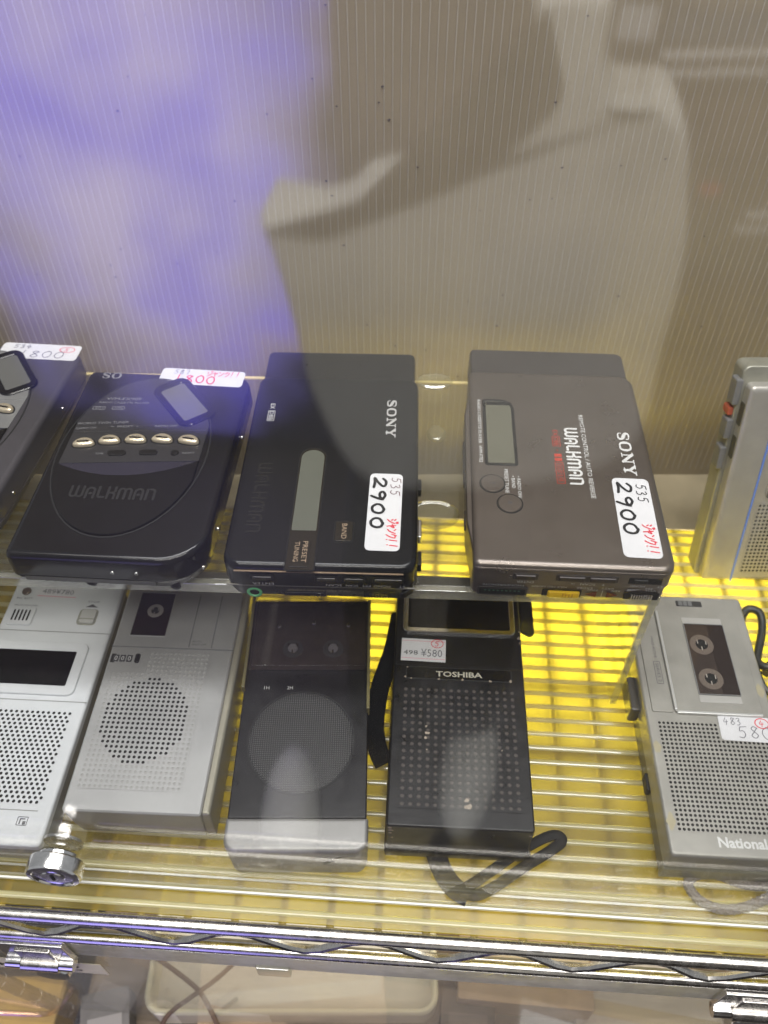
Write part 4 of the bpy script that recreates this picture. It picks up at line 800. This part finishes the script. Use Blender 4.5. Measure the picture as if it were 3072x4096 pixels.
def braid(P, r, name, parent):
    b = MB(); P = spline(P, 10); b.add(tube(P, r, 10))
    acc = 0; Q = [Vector(p) for p in P]; side = 0
    for i in range(len(Q) - 1):
        tdir = (Q[i + 1] - Q[i]); acc += tdir.length
        if acc < 1.2: continue
        acc = 0; side += 1; tdir.normalize(); u = tdir.orthogonal().normalized(); w = tdir.cross(u)
        for k in range(6):
            a = 2 * math.pi * (k + .5 * (side % 2)) / 6; c = Q[i] + (u * math.cos(a) + w * math.sin(a)) * r * .86
            d1 = (tdir * .8 + (w * math.cos(a) - u * math.sin(a)) * (.5 if side % 2 else -.5)).normalized()
            b.add(tube([tuple(c - d1 * .62), tuple(c), tuple(c + d1 * .62)], r * .30, 5))
    return b.build(name, [CORDM], parent)
braid([(26, -72, 3), (12, -73, 3), (4, -71, 2.4), (-4, -68.6, 2.4), (-11, -69, 2.4), (-15.6, -71, 2.4), (-17.4, -74, 2.4), (-15, -79, 2.4), (-10, -82.6, 2.4), (-2, -84, 2.4), (8, -82, 2.4), (20, -77, 2.6), (34, -73, 3)], 2.1, 'wrist_cord', t)
ck = thing('black_cord', 'tangled black cord loops lying beside the aged silver recorder at the right edge', 'cord', (214, 268, 0))
MB().add(tube(spline([(-12, -10, 4), (-9, 6, 5), (-3, 15, 7), (3, 12, 8), (2, 2, 6), (-4, -12, 5), (-7, -20, 6), (-2, -24, 8), (6, -14, 9), (12, -4, 8), (16, 4, 6)], 7), 2.3, 10)).build('loop', mat("black_rubber", (.02, .022, .018), .4), ck)
MB().add(tube(spline([(-4, -26, 4), (2, -20, 5), (6, -30, 6), (9, -44, 5), (6, -58, 4), (14, -62, 4), (20, -46, 5)], 7), 2.6, 10)).build('loop', MATS["black_rubber"], ck)
MB().add(tube(spline([(-14, -28, 12), (-10, -20, 8), (-8, -34, 5), (-2, -46, 4), (0, -62, 3)], 7), 1.6, 8)).build('loop', MATS["black_rubber"], ck)

# silver recorder leaning near the back, right edge
t = thing('pocket_recorder', 'silver grey recorder with side keys standing propped up behind, cut off at the right edge', 'voice recorder', (192, 308, 1.5), (R(75), 0, 0), 'pocket recorders on the wire shelf')
lean = mat("warm_silver", (.52, .50, .46), .34, metal=.5, var=.08, bump=.06, bscale=2400, rvar=.05)
MB().add(rlayers(66, 136, [2.5, 2.5, 4, 4], [(-22, 1.6), (-21, .4), (-8.4, 0), (-7.8, .5)], 31, 68, 5)).build('back_shell', mat("grey_green_side", (.33, .325, .27), .42, metal=.3, var=.15), t)
MB().add(rlayers(65, 127, [2, 2, 3, 3], [(-8, .6), (-7, 0), (-1.4, .3), (-.5, 1.2), (0, 3.4)], 33, 64, 5)).build('body', lean, t)
MB().add(slab(1.1, 126, .6, .3, .2, 17.6, 63.5, -.1)).build('blue_reflection', mat("painted_blue_glint", (.16, .28, .75), .25), t)  # blue light reflected on the bevel edge, painted as a thin strip
MB().add(slab(40, 60, .8, .8, .3, 43.6, 92, -.05)).build('cassette_door', lean, t)
MB().add(ringplate(rrect(38, 26, .6, 43.6, 73), rrect(37, 25, .4, 43.6, 73), .2, .75, .05)).build('door_groove', MATTE, t)
grille(t, 20, 19, 2.3, 2.55, 44.6, 31.4, .34, .8, [lean, HOLE], depth=.27)
words(t, 'printing', mat("dim_print", (.22, .21, .19), .5), [("MICROCASSETTE RECORDER", 36, 1.4, FR(40, 2.6, .03))])
for y, l_, z, m, nm in ((121, 15, -12, SILVD, 'side_key'), (109, 5, -14, RED, 'record_key'), (99, 12, -12, SILVD, 'side_key'), (81, 14, -12, SILVD, 'side_key')):
    MB().add(slab(4, l_, 8, 1.2, 1), 0, FR(-2.6, y, z - 3)).build(nm, m, t)
for y in (110, 90): MB().add(slab(.8, 13, 4, .3, .2), 0, FR(.4, y, -6.4)).build('side_slot', mat("slot_dark", (.06, .055, .03), .4), t)
MB().add(slab(8, 3, .5, .6, .2, 12, 124.5, -2)).build('corner_print', MATTE, t)

# ---------------------------------------------------------------- what the front pane mirrors: the photographer and the shop aisle
sh = [(34, 262), (72, 264), (78, 232), (85, 213), (98, 210), (107, 216), (119, 208), (131, 193), (142, 151), (152, 104), (154, 40), (150, -60), (60, -110), (-60, -120), (-104, -40), (-116, 30), (-126, 88), (-134, 122), (-119, 124), (-94, 121), (-75, 129), (-62, 142), (-32, 151), (-4, 163), (12, 177), (32, 195), (46, 213), (38, 236)]
sh = spline(sh, 4, True)
shirtm = mat("cream_cotton", (.80, .78, .72), .85, var=.12, vscale=9, bump=.5, bscale=60)
pr = thing('person', 'photographer in a cream shirt standing outside the case, mirrored in its front door', 'person', (0, -250, -900))
def vert(pts, lay):      # upright slab from a front outline; lay = (depth behind the front, inset)
    return loft([[(x, -y, z) for x, z in inset(pts, d)] for y, d in lay][::-1])
full = [(-150, 560), (-60, 600), (30, 610), (150, 560), (170, 420)]
MB().add(vert(sh[::-1], [(0, 9), (2, 5), (6, 2), (14, 0), (60, 0)])).build('shirt', shirtm, pr, (0, 0, 900), ang=75)
MB().add(slab(26, 3, 190, 6, 1, 92, -6, 1130)).build('bag_strap', mat("brown_strap", (.05, .04, .03), .7), pr)
MB().add(slab(20, .6, 17, .5, .1, 88, 3, 1144), 0, Matrix.Rotation(R(0), 4, 'Y')).build('paper_tag', PAPER, pr)
MB().add(tube([(0, -170, 640), (0, -160, 880), (0, -140, 1180), (0, -130, 1420)], (85, 104), 18, flat=(0, 1, 0))).build('torso', mat("dark_brown_jacket", (.07, .05, .042), .8, bump=.4, bscale=80), pr)
for x in (-70, 60): MB().add(tube([(x, -210, 20), (x, -200, 400), (x * .6, -170, 700)], 62, 14)).build('trouser_leg', mat("dark_trousers", (.04, .04, .05), .85), pr)
MB().add(lathe([(48, 1420), (50, 1480), (78, 1530), (92, 1600), (88, 1670), (60, 1720), (4, 1735)], 20)).build('head', mat("skin", (.50, .33, .25), .5), pr, (0, -130, 0))
MB().add(lathe([(94, 1610), (97, 1660), (70, 1730), (4, 1752)], 20)).build('hair', mat("dark_hair", (.02, .016, .014), .6), pr, (0, -138, 0))
shoe = mat("pale_shoe", (.78, .76, .69), .55)
for x, y, a in ((-196, 0, -8), (78, -120, 6)):
    MB().add(loft([[(x_ * k, y_ * k + dy, z) for x_, y_ in ell(46, 118, 0, 0, 28)] for z, k, dy in ((0, .93, 0), (6, 1, 0), (24, .98, 0), (42, .84, -4), (56, .6, -12), (62, .3, -16))]), 0, Matrix.Translation((x, y, 0)) @ Matrix.Rotation(R(a), 4, 'Z')).build('shoe', shoe, pr)
sg = thing('lit_sign', 'blue and violet lit sign across the aisle, mirrored in the front door', 'sign', (-600, -1100, -230))
bl = bpy.data.materials.new("blue_sign"); bl.use_nodes = True; nt = bl.node_tree; b = nt.nodes['Principled BSDF']
tc = nt.nodes.new('ShaderNodeTexCoord'); nz = nt.nodes.new('ShaderNodeTexNoise'); nz.inputs['Scale'].default_value = 4.2; nz.inputs['Detail'].default_value = 2; nt.links.new(tc.outputs['Object'], nz.inputs['Vector'])
rp_ = nt.nodes.new('ShaderNodeValToRGB'); rp_.color_ramp.elements[0].position = .36; rp_.color_ramp.elements[0].color = (.17, .14, .80, 1); rp_.color_ramp.elements[1].position = .66; rp_.color_ramp.elements[1].color = (.46, .41, .74, 1)
nt.links.new(nz.outputs[0], rp_.inputs[0])
mp = nt.nodes.new('ShaderNodeMapping'); mp.inputs['Scale'].default_value = (2.2, 0, 1.45); nt.links.new(tc.outputs['Object'], mp.inputs[0])
ln = nt.nodes.new('ShaderNodeVectorMath'); ln.operation = 'LENGTH'; nt.links.new(mp.outputs[0], ln.inputs[0])
ad = nt.nodes.new('ShaderNodeMath'); ad.operation = 'MULTIPLY_ADD'; ad.inputs[1].default_value = .9; nt.links.new(nz.outputs[0], ad.inputs[0]); nt.links.new(ln.outputs['Value'], ad.inputs[2])
fo = nt.nodes.new('ShaderNodeMapRange'); fo.interpolation_type = 'SMOOTHSTEP'; fo.inputs[1].default_value = .85; fo.inputs[2].default_value = 1.5; fo.inputs[3].default_value = 3.5; fo.inputs[4].default_value = .02; nt.links.new(ad.outputs[0], fo.inputs[0])  # emission fades outward, a soft reflection edge painted into the glow
nt.links.new(rp_.outputs[0], b.inputs['Emission Color']); b.inputs['Base Color'].default_value = (.02, .02, .05, 1); nt.links.new(fo.outputs[0], b.inputs['Emission Strength'])
MB().add(slab(1160, 1240, 12, 60, 3), 0, Matrix.Rotation(R(90), 4, 'X')).build('face', bl, sg, (0, 24, 0))
MB().add(slab(1180, 1260, 30, 62, 4), 0, Matrix.Rotation(R(90), 4, 'X')).build('housing', MATTE, sg)
MB().add(tube([(20, -10, -690), (20, -10, -600)], 20, 12)).build('stand', MATTE, sg)
rk = thing('wire_rack', 'wire rack across the aisle, its lamp-lit chrome coloured white, mirrored in the front door', 'rack', (0, -800, 0))
rw = mat("lit_chrome_white", (.92, .92, .94), .3, metal=.3)  # white colour stands in for lamp light on chrome rods
for z, x0, x1 in ((54, 175, 900), (34, 172, 900), (-127, 352, 900), (-148, 345, 900)):
    MB().add(tube([(x0, 0, z), (x1, 0, z + (x1 - x0) * .07)], 3.4, 10)).build('rail', rw, rk)
for x in (560, 880): MB().add(tube([(x, -20, -920), (x, -20, 500)], 10, 10)).build('post', rw, rk)

for z, h_, x0, x1, c_, nm in ((62, 34, 165, 900, (.10, .13, .18), 'blue_grey_board'), (98, 40, 190, 900, (.30, .27, .26), 'pale_board'), (-60, 50, 230, 900, (.12, .085, .065), 'brown_board_low'), (-220, 60, 230, 900, (.09, .10, .07), 'green_board')):
    MB().add(slab(x1 - x0, 160, h_, 3, 1, (x0 + x1) / 2, -110, z)).build('shelf_bin', mat(nm, c_, .6, var=.3, vscale=5), rk)
MB().add(slab(26, 2, 14, .5, .2, 306, -28, -116)).build('red_card', mat("red_card", (.75, .10, .07), .6), rk)

for n_, lab_, w_, l_, h_, x_, y_, c_, a_ in (('paper_slip', 'white paper slip lying in front of the pale grey packet on the lower shelf', 40, 26, 1, 104, 96, (.66, .64, .62), 8), ('dark_box', 'small dark brown box on the lower shelf between cream tray and cardboard box', 34, 40, 18, 52, 112, (.10, .075, .06), -5), ('grey_adapter', 'grey power adapter lying left of the cream tray on the lower shelf', 30, 42, 20, -172, 110, (.14, .13, .13), 12)):
    o = MB().add(slab(w_, l_, h_, 2, .5)).add(slab(w_ * .7, l_ * .3, .2, .3, .05, 0, 0, h_ + .05), 1).build(n_, [mat(n_ + "_surface", c_, .6, var=.2, vscale=60), mat(n_ + "_mark", tuple(min(.8, c * 1.7 + .02) for c in c_), .6)], None, (x_, y_, -209.8), (0, 0, R(a_)))
    tag(o, lab_, n_.split('_')[-1])
